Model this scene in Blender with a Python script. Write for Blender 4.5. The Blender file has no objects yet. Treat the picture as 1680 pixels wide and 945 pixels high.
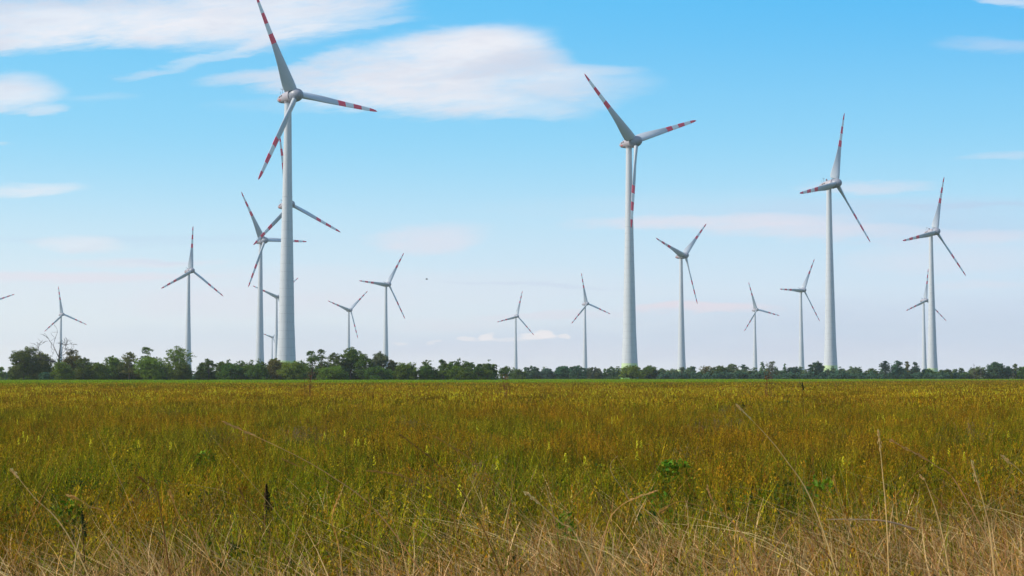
import bpy, math, random
import numpy as np
from mathutils import Vector, Matrix
R_ = math.radians
scene = bpy.context.scene
COL = scene.collection

# ------------------------------------------------------------------ camera
F = 2800.0                                   # focal length in photo pixels (1680 wide)
EYE = 1.7
PITCH = math.atan(146.5 / F)
cam_d = bpy.data.cameras.new('camera')
cam = bpy.data.objects.new('camera', cam_d)
COL.objects.link(cam)
cam.location = (0, 0, EYE)
cam.rotation_euler = (math.pi / 2 + PITCH, 0, 0)
cam_d.lens = 60.0
cam_d.sensor_width = 36.0
cam_d.clip_start = 0.3
cam_d.clip_end = 40000
cam_d.dof.use_dof = True
cam_d.dof.focus_distance = 70.0
cam_d.dof.aperture_fstop = 15.0
scene.camera = cam
scene.view_settings.view_transform = 'Standard'
scene.view_settings.look = 'None'
scene.view_settings.exposure = 0.0
scene.view_settings.gamma = 1.0
scene.render.film_transparent = False
scene.cycles.max_bounces = 6
scene.cycles.transparent_max_bounces = 8
scene.cycles.volume_bounces = 1

# ------------------------------------------------------------------ sun
SUN_AZ = -100.0        # degrees from the view axis, negative = left
SUN_EL = 36.0
sv = Vector((math.sin(R_(SUN_AZ)) * math.cos(R_(SUN_EL)), math.cos(R_(SUN_AZ)) * math.cos(R_(SUN_EL)), math.sin(R_(SUN_EL))))
sun_d = bpy.data.lights.new('sun', 'SUN')
sun_d.energy = 4.6
sun_d.angle = R_(0.6)
sun_d.color = (1.0, 0.91, 0.76)
sun = bpy.data.objects.new('sun', sun_d)
COL.objects.link(sun)
sun.rotation_euler = sv.to_track_quat('Z', 'Y').to_euler()

# ------------------------------------------------------------------ world: Nishita sky with high clouds
world = bpy.data.worlds.new('World')
scene.world = world
world.use_nodes = True
wt = world.node_tree
wt.nodes.clear()


class G:
    """tiny expression helper for a node tree"""
    def __init__(s, t): s.t = t
    def m(s, op, a, b=None, c=None, clamp=False):
        n = s.t.nodes.new('ShaderNodeMath'); n.operation = op; n.use_clamp = clamp
        for i, v in enumerate((a, b, c)):
            if v is None: continue
            if isinstance(v, (int, float)): n.inputs[i].default_value = v
            else: s.t.links.new(v, n.inputs[i])
        return n.outputs[0]
    def mix(s, f, a, b, mode='MIX'):
        n = s.t.nodes.new('ShaderNodeMix'); n.data_type = 'RGBA'; n.blend_type = mode
        for i, v in ((0, f), (6, a), (7, b)):
            if isinstance(v, (int, float)): n.inputs[i].default_value = v
            elif isinstance(v, tuple): n.inputs[i].default_value = (*v, 1)
            else: s.t.links.new(v, n.inputs[i])
        return n.outputs[2]
    def noise(s, vec, scale, detail=3, rough=0.5, dim='3D'):
        n = s.t.nodes.new('ShaderNodeTexNoise'); n.noise_dimensions = dim
        n.inputs['Scale'].default_value = scale; n.inputs['Detail'].default_value = detail
        n.inputs['Roughness'].default_value = rough
        if vec is not None: s.t.links.new(vec, n.inputs['Vector'])
        return n.outputs['Fac']
    def comb(s, x, y, z=0.0):
        n = s.t.nodes.new('ShaderNodeCombineXYZ')
        for i, v in enumerate((x, y, z)):
            if isinstance(v, (int, float)): n.inputs[i].default_value = v
            else: s.t.links.new(v, n.inputs[i])
        return n.outputs[0]
    def smooth(s, v, lo, hi):
        n = s.t.nodes.new('ShaderNodeMapRange'); n.interpolation_type = 'SMOOTHSTEP'
        n.inputs['From Min'].default_value = lo; n.inputs['From Max'].default_value = hi
        s.t.links.new(v, n.inputs['Value'])
        return n.outputs[0]


g = G(wt)
sky = wt.nodes.new('ShaderNodeTexSky')
sky.sky_type = 'NISHITA'
sky.sun_disc = False
sky.sun_elevation = R_(SUN_EL)
sky.sun_rotation = R_(SUN_AZ % 360)
sky.air_density = 1.0
sky.dust_density = 0.6
sky.ozone_density = 1.0
tc = wt.nodes.new('ShaderNodeTexCoord')
sep = wt.nodes.new('ShaderNodeSeparateXYZ')
wt.links.new(tc.outputs['Generated'], sep.inputs[0])
dx, dy, dz = sep.outputs
ysafe = g.m('MAXIMUM', dy, 0.05)
U = g.m('DIVIDE', dx, ysafe)
V = g.m('DIVIDE', dz, ysafe)
front = g.smooth(dy, 0.1, 0.4)


def uv(px, py):
    """direction of a photo pixel as slopes along the forward axis"""
    a, b = (px - 840) / F, (472.5 - py) / F
    c, s_ = math.cos(PITCH), math.sin(PITCH)
    y = c - b * s_; z = s_ + b * c
    return a / y, z / y


# clouds are drawn out along the wind: wisps are noise stretched sideways
wv = g.comb(g.m('MULTIPLY', U, 9.0), g.m('MULTIPLY', V, 42.0), 3.1)
n1 = g.m('SUBTRACT', g.noise(wv, 1.0, 4, 0.55), 0.5)
wv2 = g.comb(g.m('MULTIPLY', U, 22.0), g.m('MULTIPLY', V, 70.0), 9.4)
n2 = g.m('SUBTRACT', g.noise(wv2, 1.0, 5, 0.6), 0.5)
wv3 = g.comb(g.m('MULTIPLY', U, 60.0), g.m('ADD', g.m('MULTIPLY', V, 330.0), g.m('MULTIPLY', U, -40.0)), 1.4)
n3 = g.m('SUBTRACT', g.noise(wv3, 1.0, 5, 0.65), 0.5)
Ud = g.m('ADD', U, g.m('MULTIPLY', n2, 0.045))
Vd = g.m('ADD', g.m('ADD', V, g.m('MULTIPLY', n1, 0.018)), g.m('MULTIPLY', n3, 0.004))


def blob(px, py, rx, ry, ang=0.0, soft=0.8, op=1.0, rag=1.0):
    u0, v0 = uv(px, py)
    a = R_(ang); ca, sa = math.cos(a), math.sin(a)
    u = g.m('SUBTRACT', Ud, u0); v = g.m('SUBTRACT', Vd, v0)
    p = g.m('ADD', g.m('MULTIPLY', u, ca * F / rx), g.m('MULTIPLY', v, sa * F / rx))
    q = g.m('ADD', g.m('MULTIPLY', u, -sa * F / ry), g.m('MULTIPLY', v, ca * F / ry))
    r2 = g.m('ADD', g.m('MULTIPLY', p, p), g.m('MULTIPLY', q, q))
    k = g.m('ADD', g.m('ADD', g.m('SUBTRACT', 1.0, r2), g.m('MULTIPLY', n2, rag)), g.m('MULTIPLY', n3, rag * 0.5))
    return g.m('MULTIPLY', g.smooth(k, -0.45 * soft, 1.05 * soft), op)


def union(lst):
    acc = None
    for b in lst:
        inv = g.m('SUBTRACT', 1.0, b)
        acc = inv if acc is None else g.m('MULTIPLY', acc, inv)
    return g.m('SUBTRACT', 1.0, acc)


white = union([
    # long sheet across the top left
    blob(120, 38, 350, 46, 2, 0.9, 0.85), blob(400, 28, 260, 54, 4, 1.0, 0.78), blob(60, 66, 130, 14, 4, 0.8, 0.5),
    blob(330, -60, 420, 70, 0, 1.0, 0.6), blob(560, -5, 120, 45, 10, 1.2, 0.4), blob(560, 46, 130, 10, 8, 1.2, 0.4),
    blob(380, 82, 170, 9, 14, 1.2, 0.5),
    # large lens-shaped cloud
    blob(690, 112, 205, 60, 10, 1.1, 0.74), blob(650, 142, 215, 48, -4, 1.1, 0.80), blob(780, 78, 125, 40, 6, 1.1, 0.74),
    blob(860, 100, 120, 46, -18, 1.1, 0.60), blob(880, 145, 190, 40, 2, 1.2, 0.52), blob(975, 112, 80, 12, 0, 1.2, 0.36),
    blob(840, 176, 130, 18, -4, 1.2, 0.42), blob(470, 108, 150, 13, 8, 1.2, 0.50), blob(540, 175, 190, 16, 0, 1.4, 0.22),
    # left edge
    blob(15, 152, 90, 32, 2, 1.0, 0.80), blob(78, 180, 36, 8, 6, 1.2, 0.5), blob(160, 160, 60, 10, 4, 1.4, 0.18),
    blob(40, 316, 95, 15, 0, 1.0, 0.66), blob(125, 400, 80, 14, -3, 1.0, 0.55), blob(10, 231, 22, 3, 0, 1.2, 0.25),
    # top right corner
    blob(1660, 2, 60, 11, -4, 1.2, 0.55),
])
white = g.m('MULTIPLY', white, g.m('ADD', 0.88, g.m('MULTIPLY', g.smooth(g.m('ADD', g.m('MULTIPLY', n3, 0.5), n2), -0.22, 0.20), 0.18), clamp=True))
pink = union([
    blob(695, 391, 95, 24, 4, 1.2, 0.62), blob(1180, 365, 230, 16, 1, 1.2, 0.70), blob(1330, 382, 200, 16, 0, 1.3, 0.60),
    blob(1150, 508, 130, 10, 0, 1.0, 0.95), blob(1420, 302, 110, 9, 0, 1.3, 0.5), blob(1640, 76, 90, 14, 0, 1.4, 0.34), blob(1640, 262, 80, 8, 0, 1.3, 0.35), blob(1600, 395, 140, 14, 0, 1.3, 0.5),
    blob(120, 456, 260, 10, 0, 1.3, 0.65), blob(230, 431, 140, 10, 0, 1.3, 0.5), blob(420, 500, 260, 22, 0, 1.4, 0.4), blob(900, 517, 140, 8, 0, 1.2, 0.45),
    blob(730, 531, 120, 10, 0, 1.4, 0.30), blob(1560, 425, 190, 22, 0, 1.4, 0.35), blob(500, 470, 600, 30, 0, 1.6, 0.28), blob(900, 590, 1200, 36, 0, 1.6, 0.35), blob(1600, 470, 90, 8, 0, 1.3, 0.3),
    blob(1250, 340, 400, 30, 0, 1.6, 0.16),
])
puff = union([
    blob(770, 554, 16, 5, 0, 0.8, 0.55), blob(808, 552, 14, 8, 0, 0.8, 0.75), blob(840, 557, 70, 4, 0, 1.0, 0.35),
    blob(893, 552, 32, 7, 0, 0.8, 0.75), blob(905, 548, 16, 8, 0, 0.8, 0.8), blob(936, 553, 11, 4, 0, 0.8, 0.7),
    blob(648, 558, 22, 3, 0, 1.0, 0.35), blob(723, 558, 9, 5, 0, 1.0, 0.35),
])
grey = union([
    blob(60, -2, 260, 26, 0, 1.4, 0.75), blob(860, 104, 120, 24, 8, 1.5, 0.75), blob(700, 128, 120, 10, 4, 1.5, 0.35), blob(720, 150, 170, 14, 2, 1.5, 0.25),
    blob(360, 20, 130, 14, 0, 1.5, 0.25), blob(950, 150, 120, 22, 0, 1.5, 0.45),
])
mauve = union([
    blob(1500, 545, 520, 60, 0, 1.6, 0.42), blob(1450, 345, 300, 26, 0, 1.6, 0.30), blob(1560, 380, 260, 22, 0, 1.6, 0.34),
    blob(250, 428, 60, 5, 0, 1.4, 0.3), blob(860, 470, 160, 4, -1, 1.4, 0.30), blob(1000, 570, 500, 30, 0, 1.6, 0.3),
    blob(230, 395, 300, 9, 0, 1.6, 0.2), blob(1610, 337, 160, 5, 0, 1.4, 0.35), blob(500, 560, 500, 30, 0, 1.6, 0.25),
])
# the rest of the sky (behind and beside the camera) carries unseen streaks, thickened to brighten the shaded sides
gv = g.comb(g.m('MULTIPLY', dx, 2.2), g.m('MULTIPLY', dy, 2.2), g.m('MULTIPLY', dz, 9.0))
rest = g.m('MULTIPLY', g.m('MULTIPLY', g.smooth(g.noise(gv, 1.3, 5, 0.55), 0.40, 0.66), 0.8), g.m('SUBTRACT', 1.0, front))
rest = g.m('MULTIPLY', rest, g.smooth(dz, 0.0, 0.12))

SKY_K = 0.105
base = g.mix(1.0, sky.outputs[0], (1.10, 1.50, 1.62), 'MULTIPLY')
hs = wt.nodes.new('ShaderNodeHueSaturation')
hs.inputs['Saturation'].default_value = 1.10
hs.inputs['Value'].default_value = 1.0
wt.links.new(base, hs.inputs['Color'])
base = hs.outputs[0]
k = 1 / SKY_K
side = g.m('MULTIPLY', g.m('ADD', U, 0.3), 1.6, clamp=True)      # paler towards the sun on the left
elev = g.smooth(dz, 0.0, 0.150)
low0 = g.mix(side, tuple(v * k for v in (0.92, 0.94, 0.95)), tuple(v * k for v in (0.80, 0.85, 0.96)))
low = g.mix(elev, low0, tuple(v * k for v in (0.35, 0.74, 0.98)))
up1 = g.smooth(dz, 0.085, 0.235)
upc = g.mix(side, tuple(v * k for v in (0.14, 0.58, 0.95)), tuple(v * k for v in (0.08, 0.50, 0.94)))
low = g.mix(up1, low, upc)
top_mix = g.smooth(dz, 0.24, 0.75)
hz = g.mix(top_mix, low, base)
c = g.mix(g.m('MULTIPLY', mauve, front), hz, tuple(v * k for v in (0.50, 0.60, 0.82)))
c = g.mix(g.m('MULTIPLY', pink, front), c, tuple(v * k for v in (0.86, 0.80, 0.88)))
c = g.mix(g.m('MULTIPLY', puff, front), c, tuple(v * k for v in (1.08, 0.99, 0.98)))
c = g.mix(g.m('MAXIMUM', g.m('MULTIPLY', white, front), rest), c, tuple(v * k for v in (0.90, 0.90, 0.95)))
tex = g.m('MULTIPLY', g.smooth(g.m('ADD', n1, g.m('MULTIPLY', n2, 0.8)), -0.10, 0.25), 0.42)
grey = g.m('MAXIMUM', grey, tex)
gm = g.m('MULTIPLY', g.m('MULTIPLY', grey, white), front)
c = g.mix(gm, c, tuple(v * k for v in (0.53, 0.60, 0.76)))
bg = wt.nodes.new('ShaderNodeBackground')
bg.inputs['Strength'].default_value = SKY_K
wt.links.new(c, bg.inputs['Color'])
wo = wt.nodes.new('ShaderNodeOutputWorld')
wt.links.new(bg.outputs[0], wo.inputs['Surface'])


# ------------------------------------------------------------------ helpers
def tag(o, label=None, cat=None, group=None, kind=None):
    if label: o['label'] = label
    if cat: o['category'] = cat
    if group: o['group'] = group
    if kind: o['kind'] = kind
    return o


def empty(name, loc=(0, 0, 0), rz=0.0):
    o = bpy.data.objects.new(name, None)
    o.empty_display_size = 1.0
    o.location = loc; o.rotation_euler = (0, 0, rz)
    COL.objects.link(o)
    return o


def mesh_obj(name, verts, faces, mats, parent=None, smooth=False, fm=None):
    me = bpy.data.meshes.new(name)
    me.from_pydata([tuple(v) for v in verts], [], [tuple(f) for f in faces])
    for m in (mats if isinstance(mats, (list, tuple)) else [mats]): me.materials.append(m)
    if fm is not None: me.polygons.foreach_set('material_index', fm)
    if smooth: me.polygons.foreach_set('use_smooth', [True] * len(me.polygons))
    me.update()
    o = bpy.data.objects.new(name, me)
    COL.objects.link(o)
    if parent: o.parent = parent
    return o


def add_part(name, me, parent):
    o = bpy.data.objects.new(name, me)
    COL.objects.link(o); o.parent = parent
    return o


def mat(name, color, rough=0.6, spec=0.3, trans=0.0):
    m = bpy.data.materials.new(name); m.use_nodes = True
    b = m.node_tree.nodes['Principled BSDF']
    b.inputs['Base Color'].default_value = (*color, 1)
    b.inputs['Roughness'].default_value = rough
    b.inputs['Specular IOR Level'].default_value = spec
    return m


def weathered(name, color, amount=0.10, streak=True, rough=0.45, scale=0.25):
    """painted surface with faint dirt streaks and blotches"""
    m = mat(name, color, rough, 0.35)
    t = m.node_tree; h = G(t); b = t.nodes['Principled BSDF']
    tcn = t.nodes.new('ShaderNodeTexCoord')
    mp = t.nodes.new('ShaderNodeMapping')
    mp.inputs['Scale'].default_value = (2.0, 2.0, 0.06) if streak else (0.5, 0.5, 0.5)
    t.links.new(tcn.outputs['Object'], mp.inputs['Vector'])
    a = h.noise(mp.outputs[0], 1.0, 4, 0.6)
    bl = h.noise(tcn.outputs['Object'], scale, 4, 0.6)
    f = h.m('MULTIPLY', h.m('MULTIPLY', h.smooth(a, 0.45, 0.75), h.smooth(bl, 0.35, 0.7)), amount * 3)
    col = h.mix(f, color, tuple(v * 0.62 for v in color))
    t.links.new(col, b.inputs['Base Color'])
    t.links.new(h.m('ADD', h.m('MULTIPLY', bl, 0.2), rough - 0.1), b.inputs['Roughness'])
    return m


def lathe(profile, seg=32, axis='Z', cap=True):
    """profile = [(r, s)] -> verts, faces round Z (or along Y)"""
    vs, fs = [], []
    for r, s in profile:
        for i in range(seg):
            a = 2 * math.pi * i / seg
            vs.append((r * math.cos(a), r * math.sin(a), s))
    for j in range(len(profile) - 1):
        for i in range(seg):
            i2 = (i + 1) % seg
            fs.append((j * seg + i, j * seg + i2, (j + 1) * seg + i2, (j + 1) * seg + i))
    if cap:
        fs.append(tuple(reversed(range(seg))))
        fs.append(tuple((len(profile) - 1) * seg + i for i in range(seg)))
    if axis == 'Y':      # s runs along -Y (forward of the rotor)
        vs = [(x, -s, y) for x, y, s in vs]
    return vs, fs


def tube(pts, rad, seg=6):
    """tube through points with a radius each"""
    vs, fs = [], []
    pts = [Vector(p) for p in pts]
    for i, p in enumerate(pts):
        d = (pts[min(i + 1, len(pts) - 1)] - pts[max(i - 1, 0)]).normalized()
        a = d.orthogonal().normalized(); b = d.cross(a)
        for k_ in range(seg):
            t = 2 * math.pi * k_ / seg
            vs.append(p + (a * math.cos(t) + b * math.sin(t)) * rad[i])
    for j in range(len(pts) - 1):
        for i in range(seg):
            i2 = (i + 1) % seg
            fs.append((j * seg + i, j * seg + i2, (j + 1) * seg + i2, (j + 1) * seg + i))
    fs.append(tuple(range(seg))[::-1])
    return vs, fs


def join(a, b):
    n = len(a[0])
    a[0].extend(b[0]); a[1].extend(tuple(i + n for i in f) for f in b[1])
    return a


def box(cx, cy, cz, sx, sy, sz):
    v = [(cx + x * sx / 2, cy + y * sy / 2, cz + z * sz / 2) for x in (-1, 1) for y in (-1, 1) for z in (-1, 1)]
    f = [(0, 1, 3, 2), (4, 6, 7, 5), (0, 4, 5, 1), (2, 3, 7, 6), (0, 2, 6, 4), (1, 5, 7, 3)]
    return v, f


# ------------------------------------------------------------------ wind turbines
M_TOWER = weathered('tower_paint', (0.54, 0.56, 0.60), 0.22)
_t = M_TOWER.node_tree; _h = G(_t)      # the base of the tower is painted in rings of green, deepest at the ground
_tc = _t.nodes.new('ShaderNodeTexCoord'); _s = _t.nodes.new('ShaderNodeSeparateXYZ')
_t.links.new(_tc.outputs['Object'], _s.inputs[0])
_ring = _h.m('DIVIDE', _h.m('FLOOR', _h.m('DIVIDE', _s.outputs[2], 1.9)), 5.0)
_old = _t.nodes['Principled BSDF'].inputs['Base Color'].links[0].from_socket
_green = _h.mix(_h.m('SUBTRACT', 1.0, _ring, clamp=True), (0.60, 0.68, 0.42), (0.22, 0.42, 0.12))
_is = _h.m('LESS_THAN', _s.outputs[2], 9.4)
_t.links.new(_h.mix(_is, _old, _green), _t.nodes['Principled BSDF'].inputs['Base Color'])
M_STEEL = weathered('steel_tower_paint', (0.54, 0.56, 0.60), 0.20)
M_NAC = weathered('nacelle_paint', (0.40, 0.36, 0.40), 0.12, False, 0.42, 0.4)
M_HUB = weathered('hub_paint', (0.27, 0.28, 0.34), 0.12, False, 0.42, 0.4)
M_BLADE = weathered('blade_paint', (0.46, 0.50, 0.56), 0.10, False, 0.38, 0.15)
M_BWHITE = weathered('blade_band_white', (0.80, 0.80, 0.82), 0.06, False, 0.38, 0.3)
M_RED = weathered('blade_band_red', (0.92, 0.07, 0.12), 0.10, False, 0.40, 0.3)
M_DARK = mat('dark_opening', (0.03, 0.03, 0.035), 0.7)
M_SEAL = mat('dark_collar', (0.13, 0.14, 0.18), 0.6)
M_MARK = mat('warning_patch', (0.65, 0.13, 0.14), 0.5)
M_LAMP = mat('warning_lamp_glass', (0.35, 0.03, 0.03), 0.2, 0.5)

RB = 50.5
# blade stations: (fraction of radius, chord, thickness ratio, twist deg, share of chord ahead of the axis)
ST = [(0.038, 2.3, 1.0, 50, 0.50), (0.055, 2.5, 0.95, 50, 0.48), (0.062, 5.6, 0.40, 50, 0.24), (0.09, 6.1, 0.36, 49, 0.23),
      (0.13, 6.0, 0.33, 46, 0.24), (0.20, 5.3, 0.30, 39, 0.25), (0.30, 4.35, 0.26, 29, 0.28), (0.40, 3.6, 0.23, 20, 0.30),
      (0.51, 2.95, 0.21, 13, 0.32), (0.60, 2.65, 0.19, 9, 0.33), (0.70, 2.35, 0.18, 6, 0.34), (0.80, 2.05, 0.17, 4, 0.35),
      (0.90, 1.65, 0.16, 2, 0.36), (0.95, 1.30, 0.16, 1, 0.37), (0.98, 0.85, 0.16, 1, 0.40), (0.997, 0.22, 0.2, 0, 0.5)]


def blade_mesh():
    """blade along +Z, rotor axis -Y (upwind); trailing edge towards -X and downwind (+Y) when pitched.
    Seen from upwind the rotor turns clockwise."""
    # resample so that band borders are crisp
    rs = sorted(set([s[0] for s in ST] + [0.51, 0.60, 0.70, 0.80, 0.90] + list(np.linspace(0.065, 0.97, 26).round(4))))
    cols = list(zip(*ST))
    n = 20
    vs, fs, fm = [], [], []
    for r in rs:
        ch, th, tw, fr = (float(np.interp(r, cols[0], cols[i])) for i in range(1, 5))
        tw = R_(tw)
        pre = 1.5 * r ** 2
        for i in range(n):
            a = 2 * math.pi * i / n
            xc = 0.5 + 0.5 * math.cos(a)                 # 0 leading edge .. 1 trailing edge
            # roundness fades from cylinder at the root to aerofoil
            yt = 0.5 * math.sin(a) * th * ch
            sharp = 1 - min(1, max(0, (th - 0.42) / 0.5))
            yt *= (1 - sharp) + sharp * (1.25 * (1 - xc) ** 0.55 + 0.12)
            x = (xc - fr) * ch                            # + towards trailing edge
            # trailing edge direction: cos(tw)*(-X) + sin(tw)*(+Y)
            X = -math.cos(tw) * x + math.sin(tw) * yt
            Y = math.sin(tw) * x + math.cos(tw) * yt - pre
            vs.append((X, Y, r * RB))
    for j in range(len(rs) - 1):
        mid = 0.5 * (rs[j] + rs[j + 1])
        mi = 0 if mid < 0.51 else (2 if (mid < 0.6 or 0.7 < mid < 0.8 or mid > 0.9) else 1)
        for i in range(n):
            i2 = (i + 1) % n
            fs.append((j * n + i, j * n + i2, (j + 1) * n + i2, (j + 1) * n + i)); fm.append(mi)
    fs.append(tuple(range(n))[::-1]); fm.append(0)
    fs.append(tuple((len(rs) - 1) * n + i for i in range(n))); fm.append(2)
    me = bpy.data.meshes.new('blade')
    me.from_pydata(vs, [], fs)
    for m in (M_BLADE, M_BWHITE, M_RED): me.materials.append(m)
    me.polygons.foreach_set('material_index', fm)
    me.polygons.foreach_set('use_smooth', [True] * len(fs))
    me.update()
    return me


def quick(name, vf, m, smooth=True):
    me = bpy.data.meshes.new(name)
    me.from_pydata([tuple(v) for v in vf[0]], [], vf[1])
    me.materials.append(m)
    if smooth: me.polygons.foreach_set('use_smooth', [True] * len(me.polygons))
    me.update()
    return me


ME_BLADE = blade_mesh()
ME_COLLAR = quick('blade_collar', lathe([(1.45, 1.5), (1.62, 1.75), (1.62, 2.55), (1.35, 2.75), (1.3, 2.9)], 24), M_HUB)
ME_SEAL = quick('root_seal', lathe([(1.66, 2.2), (1.66, 2.38)], 24), M_SEAL)
# axial bodies: s runs upwind from the rotor plane
ME_HUB = quick('rotor_hub', lathe([(2.95, -2.15), (3.08, -1.5), (3.10, -0.6), (3.0, 0.4), (2.75, 1.3), (2.3, 2.2), (1.6, 2.95), (0.8, 3.4), (0.12, 3.55)], 40, 'Y'), M_HUB)
NAC = [(0.12, -13.2), (0.75, -12.9), (1.35, -12.1), (1.85, -10.8), (2.3, -9.0), (2.65, -7.2), (2.9, -5.4), (3.05, -4.0), (3.12, -2.8), (3.0, -2.24)]
ME_NAC = quick('nacelle', lathe(NAC, 40, 'Y'), M_NAC)
ME_GAP = quick('generator_ring', lathe([(2.8, -2.5), (3.16, -2.45), (3.2, -3.4), (3.02, -3.45)][::-1], 40, 'Y'), M_NAC)


def nac_r(s):
    ss = [p[1] for p in NAC]; rr = [p[0] for p in NAC]
    return float(np.interp(s, ss, rr))


def skin_panel(s0, s1, a0, a1, lift, nseg=4):
    """patch lying on the nacelle skin; angle measured from straight up, towards +X"""
    vs, fs = [], []
    for L in (lift, -0.15):
        for i in range(nseg + 1):
            s = s0 + (s1 - s0) * i / nseg
            for j in range(nseg + 1):
                a = R_(a0 + (a1 - a0) * j / nseg); r = nac_r(s) + L
                vs.append((r * math.sin(a), -s, r * math.cos(a)))
    q = nseg + 1
    for i in range(nseg):
        for j in range(nseg):
            fs.append((i * q + j, (i + 1) * q + j, (i + 1) * q + j + 1, i * q + j + 1))
    o = q * q
    for i in range(nseg):
        fs += [(i * q, i * q + o, (i + 1) * q + o, (i + 1) * q), (i * q + nseg, (i + 1) * q + nseg, (i + 1) * q + nseg + o, i * q + nseg + o),
               (i, i + 1, i + 1 + o, i + o), (nseg * q + i, nseg * q + i + o, nseg * q + i + 1 + o, nseg * q + i + 1)]
    return vs, fs


ME_VENT = [quick('vent', skin_panel(-10.2, -9.1, sgn * 62, sgn * 82, 0.05), M_DARK, False) for sgn in (-1, 1)] + \
          [quick('vent', skin_panel(-8.6, -7.5, sgn * 62, sgn * 80, 0.05), M_DARK, False) for sgn in (-1, 1)]
ME_MARK = [quick('warning_patch', skin_panel(-10.4, -9.0, sgn * 100, sgn * 125, 0.04), M_MARK, False) for sgn in (-1, 1)]
mast = tube([(0, 0, 0), (0, 0, 3.2)], [0.09, 0.06], 8)
join(mast, tube([(-0.9, 0, 2.3), (0.9, 0, 2.3)], [0.06, 0.06], 6))
join(mast, tube([(-0.9, 0, 2.25), (-0.9, 0, 2.8)], [0.07, 0.12], 6)); join(mast, tube([(0.9, 0, 2.25), (0.9, 0, 2.8)], [0.12, 0.07], 6))
join(mast, tube([(0, 1.4, 0.1), (0, 1.4, 1.7)], [0.06, 0.06], 6))
ME_MAST = quick('sensor_mast', mast, M_SEAL, False)
ME_LAMPBOX = quick('warning_lamp', join(list(map(list, box(0, 0, 0.75, 0.9, 0.9, 0.5))), tube([(0, 0, 0.2), (0, 0, 0.5)], [0.35, 0.35], 10)), M_SEAL, False)
ME_LENS = quick('lens', lathe([(0.34, 1.0), (0.36, 1.2), (0.3, 1.45), (0.1, 1.55)], 14), M_LAMP)
TOWER = [(0.0, 5.0), (0.05, 4.6), (0.12, 4.15), (0.205, 3.68), (0.35, 3.25), (0.53, 2.68), (0.70, 2.2), (0.86, 1.87), (1.0, 1.62)]


def tower_r(f):
    return float(np.interp(f, [p[0] for p in TOWER], [p[1] for p in TOWER]))


TILT = R_(5)
TURB = [  # x, y, hub z, yaw, phase, detailed, label
    (-99.9, 785.8, 132.5, 48.6, -27.6, 1, 'tallest wind turbine, nearest on the left, its top blade running out of the picture'),
    (68.7, 936.5, 131.9, 40.4, -48.5, 1, 'large turbine right of centre with one striped blade hanging down along its tower'),
    (211.7, 1107.2, 128.1, 48.4, 17.5, 1, 'third largest turbine, alone on the right, thick tower and nearly upright blade'),
    (361.2, 1447.5, 125.7, 39.3, 17.7, 1, 'rightmost turbine, with a smaller turbine close behind its tower'),
    (-159.4, 1223.9, 126.1, 50.0, -9.6, 0, 'turbine whose hub and tower stand hidden straight behind the tallest tower'),
    (-226.7, 1561.3, 127.2, 49.0, -31.7, 0, 'mid-sized turbine just left of the tallest tower, one blade passing behind it'),
    (-390.8, 2850.6, 136.5, 35.6, 49.4, 0, 'small turbine in the narrow gap between the two left towers, its tower touching the tallest'),
    (-721.0, 5150.0, 123.0, 36.0, 46.0, 0, 'tiniest turbine, its hub low in the gap left of the tallest tower'),
    (-358.6, 1909.1, 121.3, 49.0, 3.7, 0, 'turbine alone on the left with one blade straight up, above the bushes'),
    (-800.0, 3038.0, 113.9, 46.4, -9.2, 0, 'small far left turbine rising behind the bare dead tree'),
    (-919.0, 3000.0, 132.0, 44.0, 70.0, 0, 'turbine beyond the left edge, only a blade tip showing'),
    (-279.7, 2957.3, 118.2, 40.4, 47.1, 0, 'small turbine right of the tallest tower, above the densest tree crown'),
    (-160.0, 2214.0, 122.5, 43.8, 32.9, 0, 'turbine left of centre with one blade pointing level to the left'),
    (10.4, 3232.2, 117.5, 35.1, 15.8, 0, 'small turbine in the middle, in front of the little puffy clouds'),
    (121.6, 2753.7, 120.6, 39.1, -11.4, 0, 'small turbine directly left of the large turbine right of centre'),
    (174.8, 1713.4, 124.2, 46.7, 47.0, 0, 'mid-sized turbine just right of the large turbine right of centre, blades in a Y'),
    (424.1, 2952.3, 118.7, 32.9, -18.8, 0, 'smallest turbine on the right half, with one blade pointing level to the right'),
    (402.3, 2347.9, 121.9, 38.4, 29.4, 0, 'turbine just left of the third largest, one blade level and pointing left'),
    (644.0, 2650.0, 121.5, 32.8, 9.6, 0, 'small turbine half hidden behind the tower of the rightmost turbine'),
]


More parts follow.
